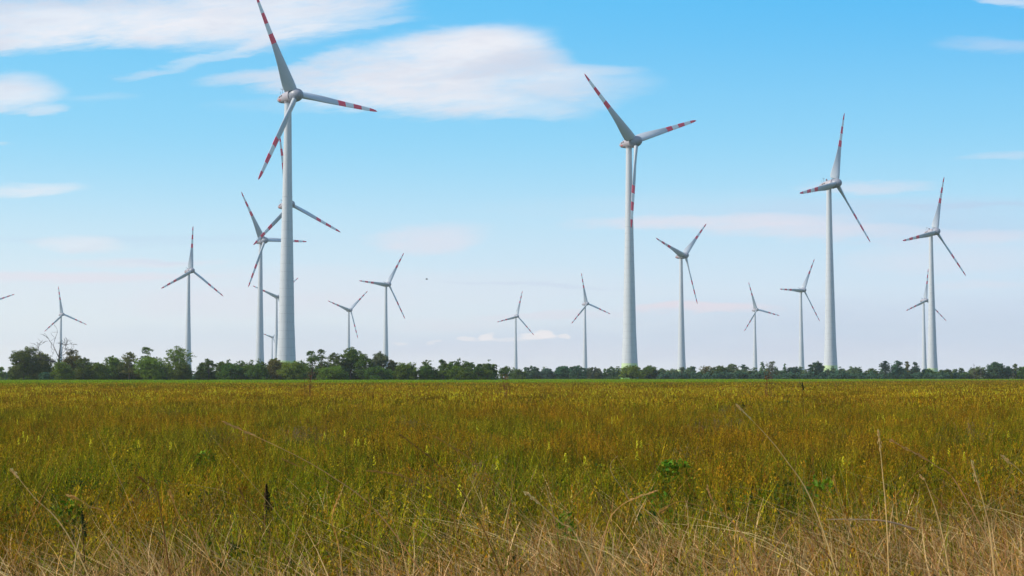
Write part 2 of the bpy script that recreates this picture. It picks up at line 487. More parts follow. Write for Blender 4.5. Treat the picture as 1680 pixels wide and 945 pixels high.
def turbine(i, x, y, hz, yaw, ph, detail, label):
    yw = R_(yaw)
    a = Vector((math.sin(yw), -math.cos(yw), 0))           # upwind, horizontal
    OV = 6.0
    bx, by = x - OV * a.x, y - OV * a.y
    root = empty('wind_turbine', (bx, by, 0), yw)
    tag(root, label, 'wind turbine', 'wind turbines of the wind farm')
    seg = 48 if detail else 28
    th = hz - 3.2                                          # tower top
    n_h = 26
    if detail:
        # concrete rings stacked with a fine joint, steel section on top
        split = th * 0.66
        prof = [(tower_r(z / th) - 0.05, z) for z in np.linspace(0, split, 14)]
        core = mesh_obj('tower', *lathe([(r, z) for r, z in prof], seg, cap=False), M_SEAL, root, True)
        n = 22
        for q in range(n):
            z0 = split * q / n + (0.02 if q else 0); z1 = split * (q + 1) / n - 0.02
            pr = [(tower_r(z / th), z) for z in np.linspace(z0, z1, 4)]
            mesh_obj('tower_ring', *lathe(pr, seg, cap=False), M_TOWER, core, True)
        zs = list(np.linspace(split + 0.02, th, 8))
        mesh_obj('steel_section', *lathe([(tower_r(z / th), z) for z in zs], seg, cap=False), M_STEEL, root, True)
        for z in (split + 0.1, th - 0.35):
            r = tower_r(z / th)
            mesh_obj('flange', *lathe([(r + 0.02, z - 0.12), (r + 0.10, z - 0.08), (r + 0.10, z + 0.08), (r + 0.02, z + 0.12)], seg), M_STEEL, root, True)
    else:
        mesh_obj('tower', *lathe([(tower_r(f), f * th) for f in np.linspace(0, 1, n_h)], seg, cap=False), M_TOWER, root, True)
    if detail:
        rr = tower_r(0.01)
        mesh_obj('door', *box(0.0, -rr - 0.02, 2.6, 1.1, 0.25, 2.3), M_SEAL, root)
    r = tower_r(1.0)
    mesh_obj('tower_collar', *lathe([(r + 0.02, th - 0.1), (r + 0.22, th), (r + 0.25, th + 0.9), (r + 0.02, th + 1.3)], seg), M_NAC, root, True)
    # nacelle and rotor share the tilted axis frame centred on the rotor
    Mx = Matrix.Translation((0, -OV, hz)) @ Matrix.Rotation(-TILT, 4, 'X')
    nac = add_part('nacelle', ME_NAC, root); nac.matrix_local = Mx
    hub = add_part('rotor_hub', ME_HUB, root); hub.matrix_local = Mx
    if detail or y < 2000:
        for me in ME_VENT: add_part('vent', me, nac)
        for me in ME_MARK: add_part('warning_patch', me, nac)
        add_part('generator_ring', ME_GAP, nac)
    m1 = add_part('sensor_mast', ME_MAST, nac); m1.location = (0.0, 9.6, nac_r(-9.6) - 0.1)
    l1 = add_part('warning_lamp', ME_LAMPBOX, nac); l1.location = (0.0, 7.4, nac_r(-7.4) - 0.15)
    if detail: l2 = add_part('lens', ME_LENS, nac); l2.location = l1.location
    for kk in range(3):
        # phase is measured from up towards +X as seen from upwind
        B = Mx @ Matrix.Rotation(R_(ph + 120 * kk), 4, 'Y')
        b = add_part('blade', ME_BLADE, root); b.matrix_local = B
        cc = add_part('blade_collar', ME_COLLAR, b)
        ss = add_part('root_seal', ME_SEAL, b)
    return root


for i, t in enumerate(TURB): turbine(i, *t)

# ------------------------------------------------------------------ noise for layouts
def vnoise(x, y, s, seed=0):
    x = np.asarray(x) / s; y = np.asarray(y) / s
    xi = np.floor(x).astype(np.int64); yi = np.floor(y).astype(np.int64)
    xf = x - xi; yf = y - yi
    xf = xf * xf * (3 - 2 * xf); yf = yf * yf * (3 - 2 * yf)
    def hsh(a, b):
        h = (a * 374761393 + b * 668265263 + seed * 974634777) & 0x7fffffff
        h = (h ^ (h >> 13)) * 1274126177 & 0x7fffffff
        return ((h ^ (h >> 16)) & 0xffff) / 65535.0
    return (hsh(xi, yi) * (1 - xf) + hsh(xi + 1, yi) * xf) * (1 - yf) + (hsh(xi, yi + 1) * (1 - xf) + hsh(xi + 1, yi + 1) * xf) * yf


# ------------------------------------------------------------------ ground
def ground():
    # one sheet out to the horizon, finer near the camera with small swells
    rs = [0, 4, 8, 12, 18, 26, 38, 55, 80, 120, 180, 270, 400, 600, 900, 1400, 2200, 3500, 5200, 7200]
    n = 72; vs = [(0, 0, 0)]; fs = []
    for r in rs[1:]:
        for i in range(n):
            a = 2 * math.pi * i / n
            x, y = r * math.cos(a), r * math.sin(a)
            z = 0.0
            if 8 < r < 400: z = -0.04 * float(vnoise(x, y, 9, 3))
            vs.append((x, y, z))
    for i in range(n): fs.append((0, 1 + i, 1 + (i + 1) % n))
    for j in range(len(rs) - 2):
        for i in range(n):
            a, b = 1 + j * n + i, 1 + j * n + (i + 1) % n
            fs.append((a, a + n, b + n, b))
    m = mat('meadow_ground', (0.05, 0.05, 0.02), 0.95, 0.05)
    t = m.node_tree; h = G(t)
    tcn = t.nodes.new('ShaderNodeTexCoord')
    a = h.noise(tcn.outputs['Object'], 0.35, 6, 0.65); b = h.noise(tcn.outputs['Object'], 0.02, 4, 0.6)
    c1 = h.mix(h.smooth(a, 0.35, 0.65), (0.030, 0.032, 0.008), (0.055, 0.042, 0.014))
    c2 = h.mix(h.smooth(b, 0.4, 0.6), c1, (0.06, 0.085, 0.012))
    t.links.new(c2, t.nodes['Principled BSDF'].inputs['Base Color'])
    return tag(mesh_obj('ground', vs, fs, m, None, True), kind='structure')


ground()

# ------------------------------------------------------------------ plant materials
def plant_mat(name, transl=0.35, instancer=True, rough=0.6):
    m = bpy.data.materials.new(name); m.use_nodes = True
    t = m.node_tree; t.nodes.clear(); h = G(t)
    at = t.nodes.new('ShaderNodeAttribute'); at.attribute_name = 'col'
    col = at.outputs['Color']
    if instancer:
        ti = t.nodes.new('ShaderNodeAttribute'); ti.attribute_name = 'tint'; ti.attribute_type = 'INSTANCER'
        col = h.mix(1.0, col, ti.outputs['Color'], 'MULTIPLY')
    d = t.nodes.new('ShaderNodeBsdfPrincipled')
    d.inputs['Roughness'].default_value = rough; d.inputs['Specular IOR Level'].default_value = 0.12
    tr = t.nodes.new('ShaderNodeBsdfTranslucent')
    t.links.new(col, d.inputs['Base Color']); t.links.new(col, tr.inputs['Color'])
    mx = t.nodes.new('ShaderNodeMixShader'); mx.inputs[0].default_value = transl
    t.links.new(d.outputs[0], mx.inputs[1]); t.links.new(tr.outputs[0], mx.inputs[2])
    o = t.nodes.new('ShaderNodeOutputMaterial'); t.links.new(mx.outputs[0], o.inputs[0])
    return m


M_GRASS = plant_mat('grass_blades')
M_PLANT = plant_mat('plant_parts', 0.3, False)
M_LEAF = plant_mat('tree_leaves', 0.42, False, 0.5)

GREEN = [(0.17, 0.200, 0.003), (0.28, 0.255, 0.004), (0.070, 0.125, 0.003), (0.38, 0.32, 0.008)]
OLIVE = [(0.36, 0.240, 0.004), (0.46, 0.30, 0.012), (0.20, 0.135, 0.004)]
BROWN = [(0.47, 0.225, 0.014), (0.58, 0.34, 0.035), (0.24, 0.10, 0.008)]
STRAW = [(0.72, 0.42, 0.13), (0.92, 0.66, 0.30), (0.46, 0.24, 0.06), (0.72, 0.40, 0.16), (0.26, 0.13, 0.035)]
YELLOW = [(0.88, 0.76, 0.02), (0.92, 0.84, 0.08), (0.82, 0.66, 0.01)]
DKGREEN = [(0.03, 0.065, 0.010), (0.04, 0.08, 0.012)]


class Veg:
    """collects coloured blades, leaves and spikelets"""
    def __init__(s, rng): s.v = []; s.f = []; s.c = []; s.r = rng
    def jit(s, c, a=0.25):
        k_ = 1 + (s.r.random() * 2 - 1) * a
        return tuple(max(0, x * k_ * (1 + (s.r.random() * 2 - 1) * 0.08)) for x in c)
    def strip(s, pts, ws, side, col):
        n = len(s.v)
        for p, w in zip(pts, ws):
            p = Vector(p)
            s.v.append(p - side * w * 0.5); s.v.append(p + side * w * 0.5); s.c += [col, col]
        for i in range(len(pts) - 1):
            s.f.append((n + 2 * i, n + 2 * i + 1, n + 2 * i + 3, n + 2 * i + 2))
    def blade(s, x, y, hgt, w, col, bend=0.3, segs=3, az=None, droop=0.0):
        r = s.r
        az = r.random() * 6.283 if az is None else az
        d = Vector((math.cos(az), math.sin(az), 0))
        b = bend * hgt * (0.3 + r.random())
        sa = az + math.pi / 2 + (r.random() - 0.5) * 1.6
        side = Vector((math.cos(sa), math.sin(sa), 0))
        pts, ws = [], []
        for i in range(segs + 1):
            t = i / segs
            z = hgt * (t - droop * t ** 3)
            pts.append(Vector((x, y, 0)) + d * (b * t ** 2) + Vector((0, 0, z)))
            ws.append(w * (1 - t) ** 0.7 if t < 1 else w * 0.08)
        s.strip(pts, ws, side, col)
        return pts
    def fleck(s, p, size, col, up=0.5, asp=0.45):
        r = s.r
        a = Vector((r.gauss(0, 1), r.gauss(0, 1), r.gauss(0, 1) + up)).normalized()
        b = a.cross(Vector((r.gauss(0, 1), r.gauss(0, 1), r.gauss(0, 1)))).normalized()
        n = len(s.v); p = Vector(p)
        s.v += [p - a * size, p + b * size * asp, p + a * size, p - b * size * asp]
        s.c += [col] * 4; s.f.append((n, n + 1, n + 2, n + 3))
    def mesh(s, name, m):
        me = bpy.data.meshes.new(name)
        me.from_pydata([tuple(v) for v in s.v], [], s.f)
        at = me.attributes.new('col', 'FLOAT_COLOR', 'POINT')
        at.data.foreach_set('color', np.array([(*c_, 1) for c_ in s.c], dtype=np.float32).ravel())
        me.materials.append(m); me.update()
        return me
    def obj(s, name, m, parent=None):
        return add_part(name, s.mesh(name, m), parent) if parent else add_top(name, s.mesh(name, m))


def add_top(name, me):
    o = bpy.data.objects.new(name, me); COL.objects.link(o); return o


def stem_head(V_, x, y, h, w, cstem, chead, n=10, spread=0.03, hl=0.16, size=0.012, bend=0.2):
    pts = V_.blade(x, y, h, w, cstem, bend, 3)
    top, prev = pts[-1], pts[-2]
    d = (top - prev).normalized()
    for i in range(n):
        t = V_.r.random()
        p = top - d * (t * hl) + Vector((V_.r.gauss(0, 1), V_.r.gauss(0, 1), V_.r.gauss(0, .5))) * spread * (0.3 + t)
        V_.fleck(p, size * (0.7 + V_.r.random() * 0.6), V_.jit(chead), 3.0, 0.28)


def tuft_mixed(seed, rad, nb, ns, wk, green=0.6, h0=0.22, h1=0.48, headsize=0.012, heads=10):
    r = random.Random(seed); V_ = Veg(r)
    for _ in range(nb):
        a = r.random() * 6.283; q = rad * math.sqrt(r.random())
        pal = GREEN if r.random() < green else (OLIVE if r.random() < 0.65 else BROWN)
        tall = 1.45 if r.random() < 0.12 else 1.0
        V_.blade(q * math.cos(a), q * math.sin(a), (h0 + (h1 - h0) * r.random()) * tall, 0.011 * wk ** .9 * (0.5 + r.random() * 0.9), V_.jit(r.choice(pal), 0.6), 0.5, 2 if wk > 1.5 else 3)
    for _ in range(ns):
        a = r.random() * 6.283; q = rad * math.sqrt(r.random())
        pal = OLIVE if r.random() < 0.5 else BROWN
        stem_head(V_, q * math.cos(a), q * math.sin(a), h1 * (0.85 + 0.42 * r.random()), 0.0032 * wk, V_.jit(r.choice(OLIVE)), r.choice(pal), heads, 0.018 * wk ** 0.5, 0.14, headsize)
    return V_


def tuft_herb(seed, rad, n, col, lsize=0.022, h=0.4):
    r = random.Random(seed); V_ = Veg(r)
    for _ in range(n):
        a = r.random() * 6.283; q = rad * math.sqrt(r.random())
        x, y = q * math.cos(a), q * math.sin(a); hh = h * (0.55 + 0.6 * r.random())
        pts = V_.blade(x, y, hh, 0.005, V_.jit(r.choice(OLIVE)), 0.2, 3)
        for _k in range(14):
            t = 0.25 + 0.75 * r.random()
            p = Vector((x, y, 0)).lerp(pts[-1], t) + Vector((r.gauss(0, 1), r.gauss(0, 1), r.gauss(0, 0.6))) * 0.035
            V_.fleck(p, lsize * (0.6 + 0.7 * r.random()), V_.jit(r.choice(col), 0.3), 0.3)
    return V_


def tuft_straw(seed, rad, n, h0, h1, wk=1.0, bend=0.7, green=0.12):
    r = random.Random(seed); V_ = Veg(r)
    for _ in range(n):
        a = r.random() * 6.283; q = rad * math.sqrt(r.random())
        az = r.gauss(math.pi * 0.95, 1.2)
        col = V_.jit(r.choice(STRAW), 0.35) if r.random() > green else V_.jit(r.choice(OLIVE + GREEN), 0.3)
        V_.blade(q * math.cos(a), q * math.sin(a), h0 + (h1 - h0) * r.random(), 0.010 * wk * (0.35 + r.random()), col, bend * (0.4 + r.random() ** 1.5 * 1.6), 6, az, 0.05 + 0.45 * r.random())
    return V_


def tuft_reed(seed, rad, n, h, palette, spread=0.012, hl=0.2, heads=16, size=0.011):
    r = random.Random(seed); V_ = Veg(r)
    for _ in range(n):
        a = r.random() * 6.283; q = rad * math.sqrt(r.random())
        stem_head(V_, q * math.cos(a), q * math.sin(a), h * (0.75 + 0.4 * r.random()), 0.004, V_.jit(r.choice(palette)), r.choice(palette), heads, spread, hl, size, 0.25)
    return V_


def tuft_flower(seed, rad, n, h, wk=1.0):
    r = random.Random(seed); V_ = Veg(r)
    for _ in range(n):
        a = r.random() * 6.283; q = rad * math.sqrt(r.random())
        stem_head(V_, q * math.cos(a), q * math.sin(a), h * (0.8 + 0.35 * r.random()), 0.004 * wk, V_.jit(r.choice(GREEN)), r.choice(YELLOW), 14, 0.012 * wk, 0.09, 0.011 * wk, 0.15)
    return V_


def scatter_object(name, protos, pts, material):
    """one mesh that holds the tuft shapes and the spots; geometry nodes set the tufts on the spots.
    pts: dict of arrays x,y,z,rot,scale,sz,tint(n,3),vid"""
    V, Fc, C, ID = [], [], [], []
    for kx, P in enumerate(protos):
        n = len(V)
        V += [tuple(v) for v in P.v]; Fc += [tuple(i + n for i in f) for f in P.f]; C += P.c; ID += [kx] * len(P.v)
    nb = len(V); npnt = len(pts['x'])
    V += list(zip(pts['x'].tolist(), pts['y'].tolist(), pts['z'].tolist()))
    me = bpy.data.meshes.new(name)
    me.from_pydata(V, [], Fc)
    def fl(nm, typ, arr, key):
        a = me.attributes.new(nm, typ, 'POINT'); a.data.foreach_set(key, np.ascontiguousarray(arr).ravel())
    fl('col', 'FLOAT_COLOR', np.vstack([np.c_[np.array(C, dtype=np.float32), np.ones(nb, np.float32)], np.ones((npnt, 4), np.float32)]).astype(np.float32), 'color')
    fl('vid', 'INT', np.concatenate([np.array(ID), pts['vid'] + 100]).astype(np.int32), 'value')
    fl('tint', 'FLOAT_VECTOR', np.vstack([np.ones((nb, 3)), pts['tint']]).astype(np.float32), 'vector')
    rot = np.zeros((nb + npnt, 3), np.float32); rot[nb:, 2] = pts['rot']; rot[nb:, 0] = pts.get('lean', 0); rot[nb:, 1] = pts.get('leany', 0)
    fl('rotv', 'FLOAT_VECTOR', rot, 'vector')
    sc = np.ones((nb + npnt, 3), np.float32); sc[nb:, 0] = sc[nb:, 1] = pts['scale']; sc[nb:, 2] = pts['sz']
    fl('sclv', 'FLOAT_VECTOR', sc, 'vector')
    me.materials.append(material); me.update()
    o = add_top(name, me)
    ng = bpy.data.node_groups.new(name + '_nodes', 'GeometryNodeTree')
    ng.interface.new_socket('Geometry', in_out='INPUT', socket_type='NodeSocketGeometry')
    ng.interface.new_socket('Geometry', in_out='OUTPUT', socket_type='NodeSocketGeometry')
    N = ng.nodes; L = ng.links
    gi = N.new('NodeGroupInput'); go = N.new('NodeGroupOutput'); jn = N.new('GeometryNodeJoinGeometry')
    def named(nm, dt):
        a = N.new('GeometryNodeInputNamedAttribute'); a.data_type = dt; a.inputs['Name'].default_value = nm; return a.outputs['Attribute']
    vid = named('vid', 'INT'); rv = named('rotv', 'FLOAT_VECTOR'); sl = named('sclv', 'FLOAT_VECTOR')
    def pick(val):
        cmpn = N.new('FunctionNodeCompare'); cmpn.data_type = 'INT'; cmpn.operation = 'EQUAL'
        L.new(vid, cmpn.inputs[2]); cmpn.inputs[3].default_value = val
        sp = N.new('GeometryNodeSeparateGeometry'); sp.domain = 'POINT'
        L.new(gi.outputs[0], sp.inputs['Geometry']); L.new(cmpn.outputs[0], sp.inputs['Selection'])
        return sp.outputs[0]
    for kx in range(len(protos)):
        io = N.new('GeometryNodeInstanceOnPoints')
        L.new(pick(100 + kx), io.inputs['Points']); L.new(pick(kx), io.inputs['Instance'])
        e2r = N.new('FunctionNodeEulerToRotation'); L.new(rv, e2r.inputs[0])
        L.new(e2r.outputs[0], io.inputs['Rotation']); L.new(sl, io.inputs['Scale'])
        L.new(io.outputs[0], jn.inputs[0])
    L.new(jn.outputs[0], go.inputs[0])
    md = o.modifiers.new('scatter', 'NODES'); md.node_group = ng
    return o


rng = np.random.default_rng(11)


def wedge(d0, d1, dens, hw=0.345, pad=1.5):
    """random spots in the strip of field in front of the camera between two distances"""
    hw0 = hw
    area = hw0 * (d1 * d1 - d0 * d0) + 2 * pad * (d1 - d0)
    n = int(area * dens)
    d = np.sqrt(d0 * d0 + (d1 * d1 - d0 * d0) * rng.random(n))
    x = (rng.random(n) * 2 - 1) * (hw0 * d + pad)
    return x, d


def tints(x, y):
    """patches of colour over the meadow: greener, browner, greyer"""
    n = len(x)
    yy = y * 0.45                                       # patches drawn out by nothing but foreshortening: keep them round-ish
    a = vnoise(x, yy, 1.3, 1) * 0.45 + vnoise(x, yy, 0.5, 2) * 0.45 + vnoise(x, yy, 5.0, 3) * 0.35
    b = vnoise(x, yy, 0.8, 7) * 0.6 + vnoise(x, yy, 3.0, 8) * 0.5
    dry = np.clip((a - 0.50) / 0.45, 0, 1)
    grey = np.clip((b - 0.72) / 0.25, 0, 1) * 0.6
    far = np.clip((y - 35) / 120, 0, 1)
    dry = np.clip(dry * (1 - .25 * far) + 0.12 + 0.10 * far, 0, 1)
    g0 = np.array([0.86, 0.98, 0.70]); d0 = np.array([1.08, 0.88, 0.70]); k0 = np.array([0.88, 0.70, 1.1])
    t = g0 * (1 - dry)[:, None] + d0 * dry[:, None]
    t = t * (1 - grey)[:, None] + k0 * grey[:, None]
    return t * (0.40 + 1.30 * rng.random((n, 1)) ** 1.4), dry, grey


def field_edge(x, y):
    """where the meadow ends: nearer on the left, farther on the right"""
    s = x / np.maximum(y, 1)
    return np.interp(s, [-0.4, -0.02, 0.02, 0.4], [640, 640, 905, 905])


# --- near and middle meadow
P = [tuft_mixed(1, .30, 60, 9, 1.0, .62), tuft_mixed(2, .32, 55, 12, 1.0, .45), tuft_mixed(3, .30, 65, 6, 1.0, .75),
     tuft_herb(4, .24, 22, GREEN[:3] + DKGREEN), tuft_herb(5, .2, 14, OLIVE, 0.016, 0.48), tuft_reed(6, .22, 16, 0.62, BROWN + OLIVE), tuft_reed(7, .25, 18, 0.55, [(0.20, 0.13, 0.075), (0.17, 0.11, 0.07)], 0.02, .18)]
x, y = wedge(5.5, 62, 11)
keep = rng.random(len(x)) < np.clip(.6 + (y - 10.0) / 4, .5, 1)
x, y = x[keep], y[keep]
t, dry, grey = tints(x, y)
u = rng.random(len(x))
vid = np.where(u < .34, 0, np.where(u < .62, 1, 2))
vid = np.where((dry < .35) & (u < .5), 2, vid)
vid = np.where((dry > .6) & (u < .5), 1, vid)
v2 = rng.random(len(x))
vid = np.where(v2 < .13, 3, vid); vid = np.where((v2 > .13) & (v2 < .2), 4, vid)
vid = np.where((v2 > .2) & (v2 < .2 + .22 * dry), 5, vid); vid = np.where((v2 > .5) & (v2 < .5 + .4 * grey), 6, vid)
hs_ = 0.55 + 0.5 * vnoise(x, y, 1.3, 21) + 0.3 * vnoise(x, y, .45, 22) + 0.45 * rng.random(len(x)) ** 2
pts = dict(x=x, y=y, z=np.full(len(x), -0.03), rot=rng.random(len(x)) * 6.283, scale=0.85 + 0.4 * rng.random(len(x)), sz=hs_, tint=t, vid=vid, lean=rng.normal(0, .17, len(x)), leany=rng.normal(-.05, .17, len(x)))
tag(scatter_object('meadow_grass', P, pts, M_GRASS), 'green and rusty brown meadow grass and weeds covering the near field', 'meadow grass', kind='stuff')

# --- farther meadow: wider patches of the same plants
P = [tuft_mixed(31, .9, 110, 26, 3.2, .50, .25, .50, .030, 6), tuft_mixed(32, .9, 110, 30, 3.2, .35, .25, .52, .030, 6), tuft_mixed(33, .9, 120, 16, 3.2, .7, .25, .5, .028, 6)]
x, y = wedge(62, 170, 1.1)
t, dry, grey = tints(x, y)
pts = dict(x=x, y=y, z=np.full(len(x), -0.03), rot=rng.random(len(x)) * 6.283, scale=0.9 + 0.4 * rng.random(len(x)), sz=0.9 + 0.45 * rng.random(len(x)), tint=t, vid=rng.integers(0, 3, len(x)))
a_ = tag(scatter_object('meadow_grass', P, pts, M_GRASS), 'brown topped meadow grass in the middle of the field', 'meadow grass', kind='stuff')
P = [tuft_mixed(41, 3.0, 170, 34, 9.0, .50, .28, .50, .08, 4), tuft_mixed(42, 3.0, 170, 30, 9.0, .35, .28, .50, .08, 4), tuft_mixed(43, 3.0, 190, 8, 9.0, .95, .3, .55, .07, 3)]
x, y = wedge(170, 920, 0.16, 0.34)
k_ = y < field_edge(x, y); x, y = x[k_], y[k_]
t, dry, grey = tints(x, y)
gstart = np.interp(x / y, [-.3, 0, .12, .3], [280, 310, 310, 560]) + 110 * (vnoise(x, y, 60, 5) - .5)
gz = np.clip((y - gstart) / 110 + rng.normal(0, .22, len(x)), 0, 1)[:, None]
t = t * (1 - gz) + np.array([1.05, 1.75, 0.8]) * (0.85 + .3 * rng.random((len(x), 1))) * gz
vid = np.where(gz[:, 0] > .5, 2, rng.integers(0, 3, len(x)))
pts = dict(x=x, y=y, z=np.full(len(x), -0.03), rot=rng.random(len(x)) * 6.283, scale=0.9 + 0.4 * rng.random(len(x)), sz=0.9 + 0.4 * rng.random(len(x)), tint=t, vid=vid)
tag(scatter_object('meadow_grass', P, pts, M_GRASS), 'far strip of fresh green grass below the tree line', 'meadow grass', kind='stuff')

# --- dry straw fringe in front
P = [tuft_straw(51, .22, 42, .35, .75), tuft_straw(52, .25, 36, .30, .65, 1.1, 1.0), tuft_straw(53, .18, 20, .55, .95, .9, .8, .05), tuft_straw(54, .3, 55, .15, .45, 1.2, 1.3, .2), tuft_straw(55, .3, 34, .28, .62, 1.3, 2.8, .05), tuft_straw(56, .3, 12, .5, .9, 1.7, 1.8, .0)]
x, y = wedge(7.6, 20, 58, .36, 1.0)
edge = 11.4 + 1.9 * vnoise(x, y * 0 + 1, 1.1, 31) + 1.5 * np.clip(x / 3, -0.6, 1.2) + 2.2 * (vnoise(x, y, .8, 33) - .5)
p_ = np.clip((edge - y) / 2.2 + .50, .045, .9) * np.where(y > edge + 2.2, .5, 1)
k_ = rng.random(len(x)) < p_
x, y = x[k_], y[k_]
t = np.ones((len(x), 3)) * (0.40 + 0.9 * rng.random((len(x), 1))) * np.array([1.0, .97, .95])
pts = dict(x=x, y=y, z=np.full(len(x), -0.03), rot=rng.normal(0, .5, len(x)), scale=0.85 + 0.4 * rng.random(len(x)), sz=0.75 + 0.42 * rng.random(len(x)), tint=t, vid=rng.choice(6, len(x), p=[.24, .22, .12, .10, .20, .12]), lean=rng.normal(0, .16, len(x)), leany=rng.normal(-.1, .16, len(x)))
tag(scatter_object('dry_grass', P, pts, M_GRASS), 'tangled pale straw coloured dry grass along the bottom of the picture', 'dry grass', kind='stuff')

# --- countless small yellow flower spikes farther out
P = [tuft_flower(61, .3, 3, .66, 0.9), tuft_flower(62, .6, 4, .66, 1.9)]
x, y = wedge(28, 210, .8)
den = vnoise(x, y, 9, 41) * .5 + vnoise(x, y, 3, 42) * .5
k_ = rng.random(len(x)) < np.clip((den - .45) * 2.6, 0.02, 1) * np.clip((y - 24) / 30, .12, 1) * np.clip((210 - y) / 150, .05, .8)
x, y = x[k_], y[k_]
pts = dict(x=x, y=y, z=np.zeros(len(x)), rot=rng.random(len(x)) * 6.283, scale=np.ones(len(x)), sz=0.95 + 0.35 * rng.random(len(x)), tint=np.ones((len(x), 3)) * (0.7 + .5 * rng.random((len(x), 1))), vid=np.where(y > 80, 1, 0))
tag(scatter_object('yellow_flowers', P, pts, M_GRASS), 'tiny yellow flower spikes sprinkled over the farther meadow', 'wildflowers', kind='stuff')


# ------------------------------------------------------------------ single plants
def world_at(px, py, d):
    """point at forward distance d seen at photo pixel (px, py)"""
    u_, v_ = uv(px, py)
    return Vector((u_ * d, d, EYE + v_ * d))


LANDMARKS = [(18, 'left picture edge'), (100, 'bare dead tree'), (205, 'second clump of trees'), (312, 'turbine with one blade straight up'), (474, 'tallest turbine'),
             (575, 'densest tree crown'), (633, 'turbine with a level left blade'), (740, 'short belt of trees in the centre'), (847, 'small middle turbine'),
             (960, 'small turbine left of the large one'), (1033, 'large turbine right of centre'), (1118, 'Y shaped turbine'), (1240, 'smallest turbine on the right'),
             (1365, 'third largest turbine'), (1475, 'dark oval tree'), (1530, 'rightmost turbine'), (1632, 'biggest dark tree at right')]
ORD = ['highest', 'second highest', 'third highest', 'fourth highest', 'fifth highest', 'sixth highest', 'seventh highest']


def place_labels(tips, noun):
    """a label for each tip: the landmark it stands below, and its rank in height in the picture"""
    near = [min(LANDMARKS, key=lambda m: abs(m[0] - a))[1] for a, b in tips]
    out = []
    for i, (a, b) in enumerate(tips):
        mates = sorted((q[1], q[0]) for q, m in zip(tips, near) if m == near[i])
        out.append(noun + ' below the ' + near[i] if len(mates) == 1 else ORD[mates.index((b, a))] + ' ' + noun + ' below the ' + near[i])
    return out


def flower_plant(px, py, hgt, label, size=1.0):
    r = random.Random(int(px * 7 + py))
    d = (EYE - hgt) * F / (py - 619.0)
    top = world_at(px, py, d)
    root = empty('toadflax_plant', (top.x, d, 0))
    tag(root, label, 'flowering plant', 'yellow flower spikes in the meadow')
    V_ = Veg(r)
    pts = V_.blade(0, 0, top.z, 0.006, V_.jit(GREEN[1]), 0.04, 4)
    for i in range(14):
        t_ = r.random() * .7
        V_.fleck(Vector((r.gauss(0, .012), r.gauss(0, .012), top.z * t_)), .022, V_.jit(GREEN[0]), .8)
    V_.obj('stem', M_PLANT, root)
    V_ = Veg(r)
    for i in range(34):
        t_ = i / 34
        rad = (0.026 * size) * (1 - t_ * .65)
        a = r.random() * 6.283
        V_.fleck(pts[-1] + Vector((rad * math.cos(a), rad * math.sin(a), -.13 * size + .16 * size * t_)), .015 * size, V_.jit(YELLOW[i % 3], .15), .6)
    V_.obj('flower_spike', M_PLANT, root)


FL = [(40, 709), (47, 716), (30, 720), (67, 716), (145, 723), (226, 724), (283, 727), (531, 710), (563, 708), (579, 721), (590, 722), (596, 721),
      (610, 750), (820, 757), (920, 690), (957, 670), (963, 676), (1004, 685), (1011, 683), (1047, 724), (1054, 724), (1049, 743), (900, 727),
      (927, 746), (959, 751), (1354, 690), (1441, 684), (1448, 682), (1452, 688), (1557, 738), (1578, 744), (1654, 709), (1037, 680), (30, 690),
      (278, 666), (286, 664), (184, 668), (180, 674), (755, 799), (699, 733), (1380, 752), (1530, 752)]
for (a, b), lb in zip(FL, place_labels(FL, 'yellow flower spike')):
    flower_plant(a, b, 0.74, lb, 0.70)


